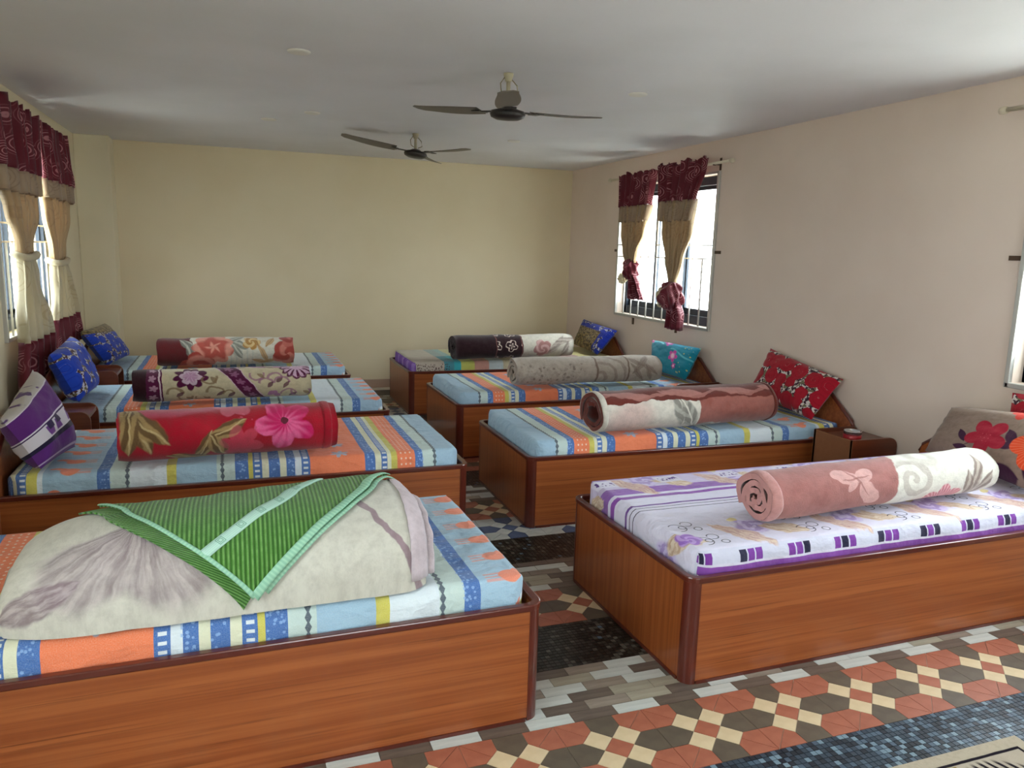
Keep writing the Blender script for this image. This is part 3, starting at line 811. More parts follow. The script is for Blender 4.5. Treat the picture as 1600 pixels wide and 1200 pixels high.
def roll(name, label, p0, p1, R, mat_, end_mat, binding=None, core=None, taper=.06, seed=0, turns=3.2, pitch=.03, ends=(0, 0)):
    d = Vector((p1[0]-p0[0], p1[1]-p0[1], 0)); Ln = d.length
    e = thing(name, label, 'blanket', (p0[0], p0[1], MT-.001), math.atan2(d.y, d.x), 'rolled blankets on the beds')
    phe = math.radians(300); nt_ = int(turns*26); nl = 34
    th = [phe-2*PI*turns*(1-k/nt_) for k in range(nt_+1)]
    def rad(t): return R-pitch*(phe-t)/(2*PI)
    def pt(t, off, x):
        k = x/Ln
        wob = 1+.085*N3(k*4+seed, math.cos(t)*1.2, math.sin(t)*1.2)+.03*N3(k*15+seed, math.cos(t)*2.6, math.sin(t)*2.6)
        en = min(k, 1-k)*Ln
        wob *= 1-taper*max(0, 1-en/.05)**2
        r = max((rad(t)+off+(.010*N3(t*.9, seed, 2.)+.007*N3(t*2.3, seed, 6.))*(t < phe-2*PI))*wob, .004)
        y = -r*math.sin(t)*1.06; z = R*.90-r*math.cos(t)*.95
        bulge = .5*(phe-t)/(2*PI*turns)
        xx = x + (.012*N3(t*1.3, seed, 1.7) if en < .02 else 0)
        return (xx, y, max(z, .0015+.0005*(phe-t)))
    mb = MB(); half = pitch*.42
    for off, flip in ((half-pitch*.5, False), (-half-pitch*.5, True)):
        base = []
        def fn(i, j, off=off):
            x = Ln*i/(nl-1); t = th[j]
            return pt(t, off, x), (x, .115*t)
        q = MB(); q.grid(nl, nt_+1, fn, 0 if not flip else 1)
        fs = [f[::-1] for f in q.f] if not flip else q.f
        us = [f[::-1] for f in q.uv] if not flip else q.uv
        o = len(mb.v); mb.v += q.v
        for f, u_ in zip(fs, us): mb.f.append([i+o for i in f]); mb.uv.append(u_); mb.m.append(1 if flip else 0); mb.sm.append(True)
    M_ = nl*(nt_+1)
    for i in (0, nl-1):
        for j in range(nt_):
            a_, b2 = i*(nt_+1)+j, i*(nt_+1)+j+1
            f = [a_, b2, M_+b2, M_+a_]
            if i: f = f[::-1]
            mb.f.append(f); mb.uv.append([(0, 0)]*4); mb.m.append(1); mb.sm.append(False)
    j = nt_                                             # free edge of the outer wrap
    for i in range(nl-1):
        mb.f.append([i*(nt_+1)+j, (i+1)*(nt_+1)+j, M_+(i+1)*(nt_+1)+j, M_+i*(nt_+1)+j]); mb.uv.append([(0, 0)]*4); mb.m.append(1); mb.sm.append(False)
    mb.build('rolled_cloth', [mat_, end_mat], e)
    if binding:
        for x0, x1, m in binding:
            b = MB(); ts = [phe-2*PI*(1-k/40) for k in range(41)]
            def fb(i, jj, x0=x0, x1=x1):
                x = x0+(x1-x0)*i/4
                return pt(ts[jj], half-pitch*.5+.003*math.sin(PI*i/4)+.0012, x), (x, .115*ts[jj])
            b.grid(5, 41, fb); b.f = [f[::-1] for f in b.f]; b.uv = [f[::-1] for f in b.uv]
            b.build('hem_binding', m, e, solid=.002)
    return e
def plain(name, c1, c2): return plush(name, lambda: mott(c1, *uv(), c2, .5, 20))
P_pink = plain('plush_pale_pink', '#c48f8c', '#b07673'); P_brown = plain('plush_red_brown', '#6b2d24', '#5a241c'); P_cream = plain('plush_cream', '#d8d2c6', '#cac3b5')
P_plum = plain('plush_dark_plum', '#2a1219', '#361a22'); P_beige = plain('plush_beige', '#a99d91', '#978b80'); P_red = plain('plush_red', '#a8142a', '#8f1024'); P_mar = plain('plush_maroon', '#5e1f22', '#4d181c')
roll('rolled_blanket', 'rose pink and cream rolled blanket on the purple floral mattress', (1.866, 2.344), (3.123, 2.418), .117, plush('blanket_rose_cream', bl_r1), P_pink, [(.0, .045, P_pink)], seed=1.3)
roll('rolled_blanket', 'brown, cream and dusty rose rolled blanket beside the red rose pillow', (1.885, 3.826), (3.105, 3.894), .142, plush('blanket_brown_rose', bl_r2), P_brown, [(0, .03, P_cream), (1.19, 1.222, P_brown)], seed=4.1, turns=2.4)
roll('rolled_blanket', 'beige grey rolled blanket with small grey flowers beside the teal pillow', (1.965, 5.372), (3.18, 5.344), .128, plush('blanket_beige', bl_r3), P_beige, seed=7.7)
roll('rolled_blanket', 'dark plum and cream rolled blanket in the far right corner', (1.885, 6.78), (3.075, 6.83), .134, plush('blanket_plum_cream', bl_r4), P_plum, seed=2.2)
roll('rolled_blanket', 'bright red rolled blanket with pink hibiscus and khaki leaves', (-.51, 3.794), (.455, 3.85), .138, plush('blanket_red', bl_l2), P_red, [(.90, .94, P_red)], seed=5.5)
roll('rolled_blanket', 'cream rolled blanket with plum rosettes and a diagonal plum band', (-.60, 5.23), (.465, 5.246), .124, plush('blanket_plum_rosette', bl_l3), P_mar, seed=8.3)
roll('rolled_blanket', 'maroon and white rolled blanket with coral peonies near the far wall', (-.585, 6.746), (.465, 6.751), .138, plush('blanket_peony', bl_l4), P_mar, seed=3.9)

# folded blanket under the towel
BX0, BX1, BYC, BA = -.600, .530, 2.365, .262
def dome(x, ph, off=0.):
    k = (x-BX0)/(BX1-BX0)
    el = max(0., 1-(1-min(k/.22, 1))**2.4)**.5 if k < .22 else 1.
    er = max(0., 1-((k-.93)/.07)**2*.18) if k > .93 else 1.
    h = (.205+.05*k)*(.52+.48*el)*er; a_ = BA*(.70+.30*el)*er
    c, s_ = math.cos(ph), math.sin(ph)
    w_ = 1+.045*N3(x*4, ph*1.1, 2.)+.016*N3(x*12, ph*2.5, 5.)+.012*abs(N3(x*7+ph, ph*2-x*3, 7.))
    cy = BYC+.02*k
    y = cy-(a_*w_+off)*math.copysign(abs(c)**.75, c)
    z = (h*w_+off)*abs(s_)**.72
    return Vector((x, y, MT+max(z, .001)))
def bl_l1():
    u, v = uv(); c = mott('#cfccc1', u, v, '#c0bdb1', .5, 10)
    r, t = polar(u*.8, v, .275, .29)
    ang = t+PI/2
    lob = vabs(vsin(ang*3.2+.4))*.07
    fan = sstep(vabs(ang+.12), .95, 1.15, 1, 0)*sstep(r-lob, .19, .24, 1, 0)
    st = sstep(nse(vec(ang*9, r*5, 0.), 1, 4, .6), .32, .66)
    c = mix(fan*(sstep(r, .0, .2)*-.25+.95), c, mix(st, '#75616b', '#b9abae'))
    m, vn, p, q = leaf(u, v, .25, .40, .13, .05, -.1); c = mix(m*.6, c, mix(sstep(nse(vec(p*3, q*2, 0.), 1, 3), .35, .65), '#a096a0', '#c4bcc0'))
    m, vn, p, q = leaf(u, v, .09, .07, .12, .04, .35); c = mix(m*.8, c, mix(sstep(nse(vec(p*2, q*3, 0.), 1, 3), .35, .65), '#7e6a72', '#b3a4a8'))
    d = (u-.98)+(v-.2)*.62; c = mix(sstep(vabs(d), .009, .014, 1, 0)*(u > .8)*.85, c, '#8f7480')
    return c
e = thing('folded_blanket', 'plump folded cream blanket with mauve petals beneath the green towel', 'blanket', (0, 0, 0))
M_l1 = plush('blanket_cream_mauve', bl_l1); P_lav = plain('plush_pale_lavender', '#cdbfc6', '#bfb0b8')
mb = MB(); nx, npz = 60, 40
arc = .40
mb.grid(nx, npz+1, lambda i, j: (dome(BX0+(BX1-BX0)*(i/(nx-1)), PI*j/npz), ((BX1-BX0)*i/(nx-1), .62*j/npz)))
for i in (0, nx-1):      # end faces
    idx = [i*(npz+1)+j for j in range(npz+1)]
    cen = sum((Vector(mb.v[k]) for k in idx), Vector())/len(idx); cen.x += (-.012 if i == 0 else .01); cen.z = MT+.1
    o0 = len(mb.v); mb.v.append(tuple(cen))
    for j in range(npz):
        f = [idx[j], idx[j+1], o0]; mb.f.append(f if i else f[::-1]); mb.uv.append([(.02, .3)]*3); mb.m.append(0); mb.sm.append(True)
mb.f = [f[::-1] for f in mb.f]; mb.uv = [f[::-1] for f in mb.uv]
mb.build('folded_cloth', M_l1, e)
# lavender binding turned over the right end, in two folds
for x0, x1, off in ((BX1-.055, BX1+.004, .004), (BX1+.002, BX1+.03, -.018)):
    b = MB()
    def fb(i, j, x0=x0, x1=x1, off=off):
        x = x0+(x1-x0)*i/5; p = dome(min(x, BX1), PI*(.02+.96*j/40), off+.006*math.sin(PI*i/5)); p.x = x+.006*N3(j*.3, off*40, 1); return p, (x, j*.015)
    b.grid(6, 41, fb); b.f = [f[::-1] for f in b.f]; b.uv = [f[::-1] for f in b.uv]
    b.build('hem_binding', P_lav, e, solid=.004)
# green towel folded corner-wise over it
def tw_green(shift):
    def f():
        u, v = uv(); rib = sstep(vsin((u+v*shift)*2*PI/.0125), -.5, .7)
        return mix(rib, '#3a6a26', mix(sstep(nse(vec(u, v, 0.), 30, 3), .3, .7), '#76a85a', '#5f9346'))
    return f
def tw_b(shift):
    def f():
        u, v = uv(); return vsin((u+v*shift)*2*PI/.0125)+nse(vec(u, v, 0.), 260, 2)*.8, .6, .006
    return f
M_tg = material('green_ribbed_towelling', tw_green(.0), .95, .05, bump=tw_b(.0), sheen=.3)
M_tg2 = material('green_ribbed_towelling_turned', tw_green(1.6), .95, .05, bump=tw_b(1.6), sheen=.3)
M_mint = material('mint_towel_edging', lambda: mix(sstep(vsin(uv()[1]*2*PI/.012), -.3, .5), '#8fbfa4', '#9fcbb0'), .8, .1)
def bandm():
    u, v = uv(); s = (vfrac(v/.075)-.5)*.075
    q = vmax(vabs(s), vabs(u-.016)); sq = vmin(sstep(q, .0105, .0115, 1, 0), sstep(q, .0085, .0095)); sq = vmax(sq, vmin(sstep(q, .006, .007, 1, 0), sstep(q, .004, .005)))
    c = mix(sstep(vsin(u*2*PI/.006), -.3, .5)*.5, '#a9cfc0', '#c3dfd4'); return mix(sq*.8, c, '#5f8f78')
M_band = material('pale_woven_towel_band', bandm, .8, .1)
tw = thing('green_towel', 'green ribbed towel folded corner-wise over the cream folded blanket', 'towel', (0, 0, 0))
PT = math.radians(112)
def lerp(a_, b2, t): return a_+(b2-a_)*t
def tri(A, B, C, off, mat_, name, n=44, curve=.0):
    """sheet between fold line A-B and corner C, all in (x, angle) on the blanket"""
    mb = MB()
    def fn(i, j):
        s_ = i/(n-1); t = j/(n-1)
        ta = lerp(A[0], B[0], s_), lerp(A[1], B[1], s_)
        x = lerp(ta[0], C[0], t); ph = lerp(ta[1], C[1], t)
        ph -= curve*math.sin(PI*t)*(2*s_-1 if s_ > .5 else 0)
        return dome(x, ph, off+.002*N3(x*9, ph*3, 8)), (x, ph*.25)
    mb.grid(n, n, fn); mb.f = [f[::-1] for f in mb.f]; mb.uv = [f[::-1] for f in mb.uv]
    return mb.build(name, mat_, tw, solid=.006)
A1, B1, C1 = (-.40, PT), (.475, PT), (.03, math.radians(7)); A2, B2, C2 = (-.455, PT), (.44, PT), (.0, math.radians(1.5))
tri(A2, B2, C2, .007, M_tg2, 'under_layer'); TOP = tri(A1, B1, C1, .016, M_tg, 'top_layer')
def strip(P, Q, w_, off, mat_, name, n=40):
    mb = MB(); d = Vector((Q[0]-P[0], (Q[1]-P[1])*.25)); L_ = d.length; nr = Vector((-d.y, d.x)).normalized()
    def fn(i, j):
        t = i/(n-1); k = (j/4-.5)*w_
        x = lerp(P[0], Q[0], t)+nr.x*k; ph = lerp(P[1], Q[1], t)+nr.y*k/.25
        return dome(x, ph, off+.0022*math.sin(PI*j/4)), (j/4*w_, t*L_)
    mb.grid(n, 5, fn); mb.f = [f[::-1] for f in mb.f]; mb.uv = [f[::-1] for f in mb.uv]
    return mb.build(name, mat_, TOP, solid=.003)
strip(A1, C1, .012, .021, M_mint, 'edge_hem')
strip(B1, C1, .024, .021, M_mint, 'edge_hem'); strip((B1[0]+.022, B1[1]), (C1[0]+.03, C1[1]+.03), .018, .011, M_mint, 'edge_hem')
strip((.25, PT), (-.10, math.radians(38)), .034, .0205, M_band, 'woven_band')

# ---------------------------------------------------------------- pillows
def pillow(label, nb, fb, nt, ft, T, mat_, toward, name='pillow', pinch=.035, seed=0):
    """bilinear patch through the four corners (near/far bottom, near/far top), puffed on both sides"""
    nb, fb, nt, ft = map(Vector, (nb, fb, nt, ft)); n = 26
    mid = (nb+fb+nt+ft)/4; nb, fb, nt, ft = (mid+(q-mid)*1.06 for q in (nb, fb, nt, ft))
    nrm = (fb-nb).cross(nt-nb).normalized()
    if nrm.dot(Vector(toward)) < 0: nrm = -nrm
    W = (fb-nb).length; Hh = (nt-nb).length; mb = MB()
    base = (nb+fb)/2
    def side(sg):
        def fn(i, j):
            s_ = i/(n-1); t = j/(n-1); a_, b2 = 2*s_-1, 2*t-1
            a2 = a_*(1-pinch*(1-b2*b2)); b3 = b2*(1-pinch*(1-a_*a_))
            s2, t2 = (a2+1)/2, (b3+1)/2
            p = nb*(1-s2)*(1-t2)+fb*s2*(1-t2)+nt*(1-s2)*t2+ft*s2*t2
            k = ((1-a_**4)*(1-b2**4))**.55
            k *= 1+.16*N3(a_*2+seed, b2*2, sg)
            return tuple(p+nrm*sg*T*k+nrm*.006*N3(a_*6+seed, b2*6, 3)*(k > .02)-base), (s_*W, t*Hh)
        return fn
    for sg in (1, -1):
        q = MB(); q.grid(n, n, side(sg))
        t0 = Vector(q.v[q.f[n*n//2-20][0]]); f0 = q.f[(n//2)*(n-1)+n//2]
        fn_ = (Vector(q.v[f0[1]])-Vector(q.v[f0[0]])).cross(Vector(q.v[f0[2]])-Vector(q.v[f0[0]]))
        if fn_.dot(nrm)*sg < 0: q.f = [f[::-1] for f in q.f]; q.uv = [f[::-1] for f in q.uv]
        o = len(mb.v); mb.v += q.v; mb.f += [[i+o for i in f] for f in q.f]; mb.uv += q.uv; mb.m += q.m; mb.sm += q.sm
    o = mb.build(name, mat_); o.location = base
    return tag(o, label, 'pillow', 'pillows at the bed heads')
def fab_bump():
    x, y = uv(); return nse(vec(x, y, 0.), 12, 3)+nse(vec(x, y, 0.), 300, 1)*.06, .4, .02
def fabric(name, fn): return material(name, fn, .8, .15, bump=fab_bump, sheen=.15)
def cells(c1, c2, gap1, gap2, gap3, sc, trim=None):
    def f():
        u, v = uv(); p = vec(u, v, 0.)
        n = nse(p, 45, 2); f1, _ = voro(p, sc, 'F1', .45)
        c = mix(sstep(vsin(f1*34+n*3), .2, .9)*.35, c1, c2)
        g = mix(sstep(n, .48, .52), gap1, gap2); g = mix(sstep(nse(p, 30, 1), .56, .6), g, gap3)
        c = mix(sstep(f1+(nse(p, 26, 2)-.5)*.22, .555, .575), c, g)
        c = mix(sstep(vabs(vsin(f1*9+n*2)-.2), .02, .06, 1, 0)*.25, c, g)
        if trim: c = mix(trim(u, v), c, mix(sstep(n, .42, .58), '#8f7a4c', '#4d3f28'))
        return c
    return f
F_red = fabric('red_rose_cotton', cells('#a01226', '#840c1e', '#cfc7c0', '#3a2030', '#6f6a50', 9))
F_blu = fabric('blue_rose_cotton_left_trim', cells('#1c3fae', '#12288a', '#c3c2cc', '#4a2a2a', '#6d6238', 10, lambda u, v: sstep(u, .48, .50)))
F_blu2 = fabric('blue_rose_cotton_top_trim', cells('#1c3fae', '#12288a', '#c3c2cc', '#4a2a2a', '#6d6238', 10, lambda u, v: sstep(v+u*.12, .40, .42)))
F_blu3 = fabric('blue_cotton_with_gold_panel', cells('#1a2f9a', '#131f70', '#b7b7c4', '#2a2440', '#1a2f9a', 10, lambda u, v: band(v, -.1, .22, .01)*(u > .12)))
def f_teal():
    u, v = uv(); c = mott('#0f7d92', u, v, '#0a6a80', .5, 6)
    wv = vsin(u*14+v*6)*.03; c = mix(sstep(vabs(v-.26-wv), .006, .012, 1, 0)*(u > .35)*.8, c, '#7cc8d0'); c = mix(sstep(vabs(v-.2+wv), .005, .01, 1, 0)*(u < .25)*.7, c, '#5fb8c6')
    for cx, cy, R in ((.30, .30, .05), (.20, .16, .06), (.16, .07, .03), (.52, .31, .05), (.40, .05, .03)):
        m, r, t = flower(u, v, cx, cy, R, 5, cx*9, .45, .004); c = mix(m, c, mix(sstep(r, R*.2, R*.6), '#f3c6d8', '#c43f96'))
    d, _ = voro(vec(u, v, 0.), 30); c = mix(sstep(d, .16, .24, 1, 0)*(u < .12)*.9, c, '#d3c46a'); c = mix(sstep(vsin(d*60), .5, .8)*(v > .24)*(u < .3)*.5, c, '#3f9fd0')
    return c
F_teal = fabric('teal_floral_cotton', f_teal)
def f_taupe():
    u, v = uv(); c = mott('#8a7668', u, v, '#7c6a5d', .6, 40)   # u from near to far
    m, vn, p, q = leaf(u, v, .40, .14, .10, .003, 2.6); c = mix(m, c, '#3c1c30')
    for cx, cy, a_, b2, rot in ((.235, .215, .06, .03, .9), (.225, .165, .055, .026, -.5), (.505, .16, .05, .022, .9), (.48, .08, .05, .022, .0), (.06, .07, .07, .04, 1.3), (.20, .02, .09, .04, 0)):
        c = mix(leaf(u, v, cx, cy, a_, b2, rot)[0], c, '#3c1634')
    m, r, t = flower(u, v, .365, .185, .125, 5, .35, .42, .004); c = mix(m, c, '#a01730')
    c = mix(sstep(vsin(u*260)+vsin(v*260), 1.5, 1.7)*sstep(r, .03, .045, 1, 0)*.8, c, '#c9505e')
    m, r, t = flower(u, v, .085, .20, .135, 5, .2, .3, .004); c = mix(m, c, mix(sstep(vsin(t*40), .6, .9)*sstep(r, .02, .09, 1, .25), '#dd4a20', '#f0b088'))
    m, r, t = flower(u, v, .26, .40, .07, 5, .2, .3, .004); c = mix(m, c, '#c33a2c')
    return c
F_taupe = fabric('taupe_linen_with_big_flowers', f_taupe)
def f_purple():
    u, v = uv(); v = v*1.75; w_ = v+u*.02   # v up the pillow
    c = ramp(w_/.5, [(0, '#5c2a78'), (.22, '#231c38'), (.28, '#c9c3cc'), (.45, '#3b2350'), (.47, '#cfc8d4'), (.49, '#5a2670'), (.80, '#cfc8d4'), (.815, '#b9b3b0')])
    t = vfrac(u/.075); st = vfrac(vfloor(u/.075)*.37+.1)
    c = mix(band(t, .1, .75, .02)*band(w_, .15, .215, .003)*(st > .4), c, '#6b3a86'); c = mix(band(t, .3, .9, .02)*band(w_, .185, .23, .003)*(st > .3), c, '#31214a')
    c = mix(band(w_, .02, .03, .001)*.8, c, '#bda9c6')
    n = nse(vec(u*20, v*9, 0.), 1, 2); c = mix(sstep(n, .56, .6)*sstep(w_, .41, .42), c, '#5a3a70')
    q = vmax(vabs(u-.42), vabs(w_-.335)); c = mix(sstep(q, .03, .033, 1, 0)*sstep(nse(vec(u, v, 0.), 60, 1), .48, .53)*.7, c, '#b89ac4')
    return c
F_purp = fabric('purple_banded_cotton', f_purple)
pillow('taupe pillow with large red and orange flowers on the near right bed', (3.30, 2.26, .52), (3.43, 2.95, .525), (3.54, 2.26, .83), (3.55, 2.93, .745), .075, F_taupe, (-1, -.3, .5), seed=1)
pillow('red rose pillow cut off by the right photo edge behind the taupe pillow', (3.53, 2.10, .60), (3.54, 2.62, .60), (3.62, 2.10, .92), (3.62, 2.66, .87), .03, F_red, (-1, 0, .3), seed=2)
pillow('red rose print pillow tilted against the wall in the right row', (3.42, 3.83, .512), (3.41, 4.42, .57), (3.60, 3.80, .755), (3.60, 4.48, .855), .068, F_red, (-1, -.2, .4), seed=3)
pillow('teal floral pillow below the right window', (3.40, 5.26, .525), (3.41, 5.78, .525), (3.57, 5.33, .755), (3.57, 6.08, .735), .06, F_teal, (-1, -.2, .4), seed=4)
pillow('blue pillow with a gold panel in the far right corner', (3.40, 6.86, .515), (3.41, 7.42, .545), (3.57, 6.80, .745), (3.57, 7.55, .785), .06, F_blu3, (-1, -.2, .4), seed=5)
pillow('purple and white banded pillow on the left row bed with the red blanket', (-.81, 3.72, .52), (-.745, 4.08, .52), (-.945, 3.76, .725), (-.945, 4.34, .84), .085, F_purp, (1, -.4, .3), seed=6)
pillow('royal blue rose pillow standing on the bed with the plum rosette blanket', (-.915, 5.26, .52), (-.895, 5.76, .52), (-1.045, 5.26, .80), (-1.045, 5.88, .835), .085, F_blu, (1, -.4, .3), seed=7)
pillow('royal blue rose pillow with a gold top edge on the leftmost far bed', (-.96, 6.80, .515), (-.88, 7.38, .515), (-1.075, 6.50, .81), (-1.03, 7.28, .79), .07, F_blu2, (1, -.4, .4), seed=8)

# ---------------------------------------------------------------- bedside stands
def stand(label, x0, x1, y0, y1, h, round_at, front_mat=None):
    """two side panels with one rounded upper corner, top, back and shelf"""
    cx = (x0+x1)/2; e = thing('bedside_stand', label, 'bedside table', (cx, (y0+y1)/2, 0), 0, 'bedside stands between the beds')
    hx, hy = (x1-x0)/2, (y1-y0)/2; r = .055
    def prof():
        if round_at > 0: return [(-hx, 0), (hx, 0), (hx, h-r)]+[(hx-r+r*math.cos(q), h-r+r*math.sin(q)) for q in [i*PI/12 for i in range(1, 7)]]+[(-hx, h)]
        return [(-hx, 0), (hx, 0), (hx, h), (-hx+r, h)]+[(-hx+r-r*math.sin(q), h-r+r*math.cos(q)) for q in [i*PI/12 for i in range(1, 7)]]
    for y in (-hy, hy-.02):
        m = MB(); m.prism(ccw(prof())[::-1], 'y', y, y+.02); m.build('side_panel', M_dark, e, bevel=.003)
    m = MB(); m.box(-hx+.01, hx-.01, -hy+.02, hy-.02, h-.045, h-.022); m.build('top_board', M_dark, e)
    m = MB(); s = -1 if round_at > 0 else 1
    m.box(s*hx, s*(hx-.012), -hy+.001, hy-.001, .0, h-.004); m.build('back_board', front_mat or M_ply, e)
    m = MB(); m.box(-hx+.02, hx-.02, -hy+.02, hy-.02, .2, .218); m.build('shelf', M_dark, e)
    return e
stand('bedside stand with a red tin on it beside the near right bed', 3.31, 3.645, 3.35, 3.665, .485, 1)
stand('bedside stand between the teal and red rose pillow beds', 3.24, 3.645, 4.80, 5.15, .51, -1, M_dark)
stand('bedside stand in front of the blue pillow bed on the left', -1.15, -.775, 4.76, 5.05, .545, 1, M_dark)
stand('bedside stand on the left nearest the far wall', -1.16, -.82, 6.26, 6.58, .545, 1, M_dark)
# tin
M_tinr = material('red_tin', '#9c1a22', .35, .5); M_tins = material('bright_tin', '#c9c9cc', .2, .6, metal=.9)
e = thing('round_tin', 'small round red and silver tin on the bedside stand', 'tin', (3.40, 3.45, .463))
m = MB(); m.lathe([(.0, 0), (.05, 0), (.052, .004), (.052, .032), (.0495, .034), (.0, .034)]); tb = m.build('tin_body', M_tinr, e)
m = MB(); m.lathe([(.0495, .0335), (.0495, .050), (.051, .053), (.049, .056), (.046, .054), (.044, .044), (.0, .042)]); m.build('tin_lid', M_tins, e)
m = MB(); m.lathe([(.053, .003), (.0535, .0045), (.053, .006)]); m.build('base_rim', M_tins, tb)

# ---------------------------------------------------------------- curtains and rods
def swirl(c1, c2, sc, k=42, amt=.8):
    def f():
        u, v = uv(); p = vec(u, v, 0.); d, _ = voro(p, sc, 'F1', .8)
        ring = sstep(vsin(d*k), .45, .8)*sstep(d, .45, .55, 1, 0)
        return mix(ring*amt, c1, c2)
    return f
def cur_mat(name, fn):
    m = material(name, fn, .55, .3, bump=lambda: (nse(vec(*uv(), 0.), 40, 2), .15, .01), sheen=.2)
    nt = m.node_tree; b = nt.nodes['Principled BSDF']; tr = nt.nodes.new('ShaderNodeBsdfTranslucent'); mx = nt.nodes.new('ShaderNodeMixShader'); mx.inputs[0].default_value = .22
    lk = [l for l in nt.links if l.to_socket == b.inputs['Base Color']]
    if lk: nt.links.new(lk[0].from_socket, tr.inputs[0])
    nt.links.new(b.outputs[0], mx.inputs[1]); nt.links.new(tr.outputs[0], mx.inputs[2]); nt.links.new(mx.outputs[0], nt.nodes['Material Output'].inputs[0])
    return m
C_mar = cur_mat('maroon_swirl_satin', swirl('#681625', '#bd7d82', 7.5, 64, .9))
C_gold = cur_mat('gold_swirl_satin', swirl('#bb9f78', '#9c7f5c', 4.5, 60, .4))
C_gold_shaded = cur_mat('gold_swirl_satin_shaded', swirl('#ad957a', '#8c7058', 6, 60, .5))  # same gold cloth for the flounces, with their shade painted into the colour
C_pale_lit = cur_mat('pale_lit_gold_satin', swirl('#cbbfa0', '#b09c78', 4.5, 60, .45))  # paler gold: bright light on the lower drapes painted in; ties share it
def drape(parent, name, mat_, x0, sgn, prof, folds, amp, seed=0, n=72, nz=None):
    """prof: list of (z, y near, y far, depth offset); pleated sheet hanging beside x0"""
    mb = MB(); rows = []
    for (za, a0, a1, da), (zb, b0, b1, db) in zip(prof, prof[1:]):
        k = max(2, int(abs(za-zb)/.03))
        for i in range(k):
            t = i/k; t2 = t*t*(3-2*t); rows.append((lerp(za, zb, t), lerp(a0, b0, t2), lerp(a1, b1, t2), lerp(da, db, t2)))
    rows.append(prof[-1])
    W0 = max(abs(r[2]-r[1]) for r in rows)
    def fn(i, j):
        z, a_, b2, dp = rows[i]; s_ = j/(n-1); w_ = b2-a_
        y = lerp(a_, b2, s_)
        am = amp*(.55+.45*min(1, w_/W0))*(.75+.9*abs(N3(s_*4+seed, z*.8, 9)))
        ph = 2*PI*folds*s_+2.4*N3(s_*3+seed, z*1.2, seed)
        x = x0-sgn*(dp+am*math.sin(ph)+.35*am*math.sin(2.7*ph+seed)+.012*N3(s_*7+seed, z*4, 4))
        zz = z+(.006*math.sin(ph+1)+.012*N3(s_*9+seed, 3, 3))*(i == len(rows)-1)+(.010*math.sin(ph*2+seed)+.03*N3(s_*6+seed, 8, 1))*(i == 0 and 'valance' == name)
        return (x, y+.25*am*math.cos(ph*1.), zz), (s_*W0*1.6, z)
    mb.grid(len(rows), n, fn)
    return mb.build(name, mat_, parent, solid=.004)
def knot(parent, c, r, h, mat_, seed):
    mb = MB(); n, k = 64, 30
    def fn(i, j):
        a_ = 2*PI*i/(n-1); b2 = PI*j/(k-1)
        q = 1+.17*math.sin(a_*4+b2*4.5+seed+1.5*N3(math.cos(a_)*1.5+seed, math.sin(a_)*1.5, b2))+.10*math.sin(a_*9-b2*3+seed)+.2*N3(math.cos(a_)*2+seed, math.sin(a_)*2, b2*2)
        rr = r*math.sin(b2)**.7*q
        return (c[0]+rr*.75*math.cos(a_), c[1]+rr*math.sin(a_), c[2]+h*math.cos(b2)), (a_*r*1.6, b2*h)
    mb.grid(n, k, fn); return mb.build('knot', mat_, parent)
cx_ = XR-.105
c = thing('knotted_curtain', 'maroon and gold curtain knotted high on the far side of the right window', 'curtain', (0, 0, 0), 0, 'knotted curtains at the right window')
drape(c, 'valance', C_mar, cx_, 1, [(2.245, 6.18, 6.87, .0), (2.20, 6.19, 6.86, .0), (1.94, 6.24, 6.83, .012)], 6, .028, 1)
drape(c, 'gold_flounce', C_gold_shaded, cx_, 1, [(1.95, 6.25, 6.82, .006), (1.80, 6.28, 6.81, .012)], 6, .026, 1)
drape(c, 'gold_drape', C_gold, cx_, 1, [(1.95, 6.26, 6.81, -.008), (1.70, 6.33, 6.79, -.008), (1.52, 6.44, 6.70, 0), (1.42, 6.47, 6.62, 0)], 8, .030, 1)
knot(c, (cx_, 6.545, 1.36), .085, .10, C_mar, 1.)
drape(c, 'tail', C_mar, cx_, 1, [(1.32, 6.44, 6.56, 0), (1.2, 6.36, 6.56, .0), (1.09, 6.26, 6.54, .01)], 5, .03, 2)
knot(c, (cx_-.02, 6.66, 1.27), .05, .05, C_pale_lit, 3.)
c = thing('knotted_curtain', 'maroon and gold curtain knotted low on the near side of the right window', 'curtain', (0, 0, 0), 0, 'knotted curtains at the right window')
drape(c, 'valance', C_mar, cx_, 1, [(2.27, 5.36, 6.13, .0), (2.215, 5.37, 6.12, .0), (1.95, 5.46, 6.07, .012)], 7, .03, 3)
drape(c, 'gold_flounce', C_gold_shaded, cx_, 1, [(1.96, 5.47, 6.06, .006), (1.79, 5.52, 6.06, .012)], 7, .028, 3)
drape(c, 'gold_drape', C_gold, cx_, 1, [(1.96, 5.48, 6.05, -.008), (1.72, 5.54, 6.02, -.008), (1.45, 5.66, 5.92, 0), (1.24, 5.74, 5.84, 0)], 9, .030, 3)
knot(c, (cx_-.01, 5.78, 1.155), .118, .125, C_mar, 2.)
knot(c, (cx_-.05, 5.875, 1.14), .045, .09, C_pale_lit, 4.)
drape(c, 'tail', C_mar, cx_, 1, [(1.12, 5.68, 5.84, 0), (1.0, 5.62, 5.85, .0), (.875, 5.61, 5.845, .01)], 4, .03, 4)
cl = XL+.075
c = thing('tied_curtain', 'long maroon and gold curtain tied at the waist, nearest the camera on the left wall', 'curtain', (0, 0, 0), 0, 'tied curtains at the left window')
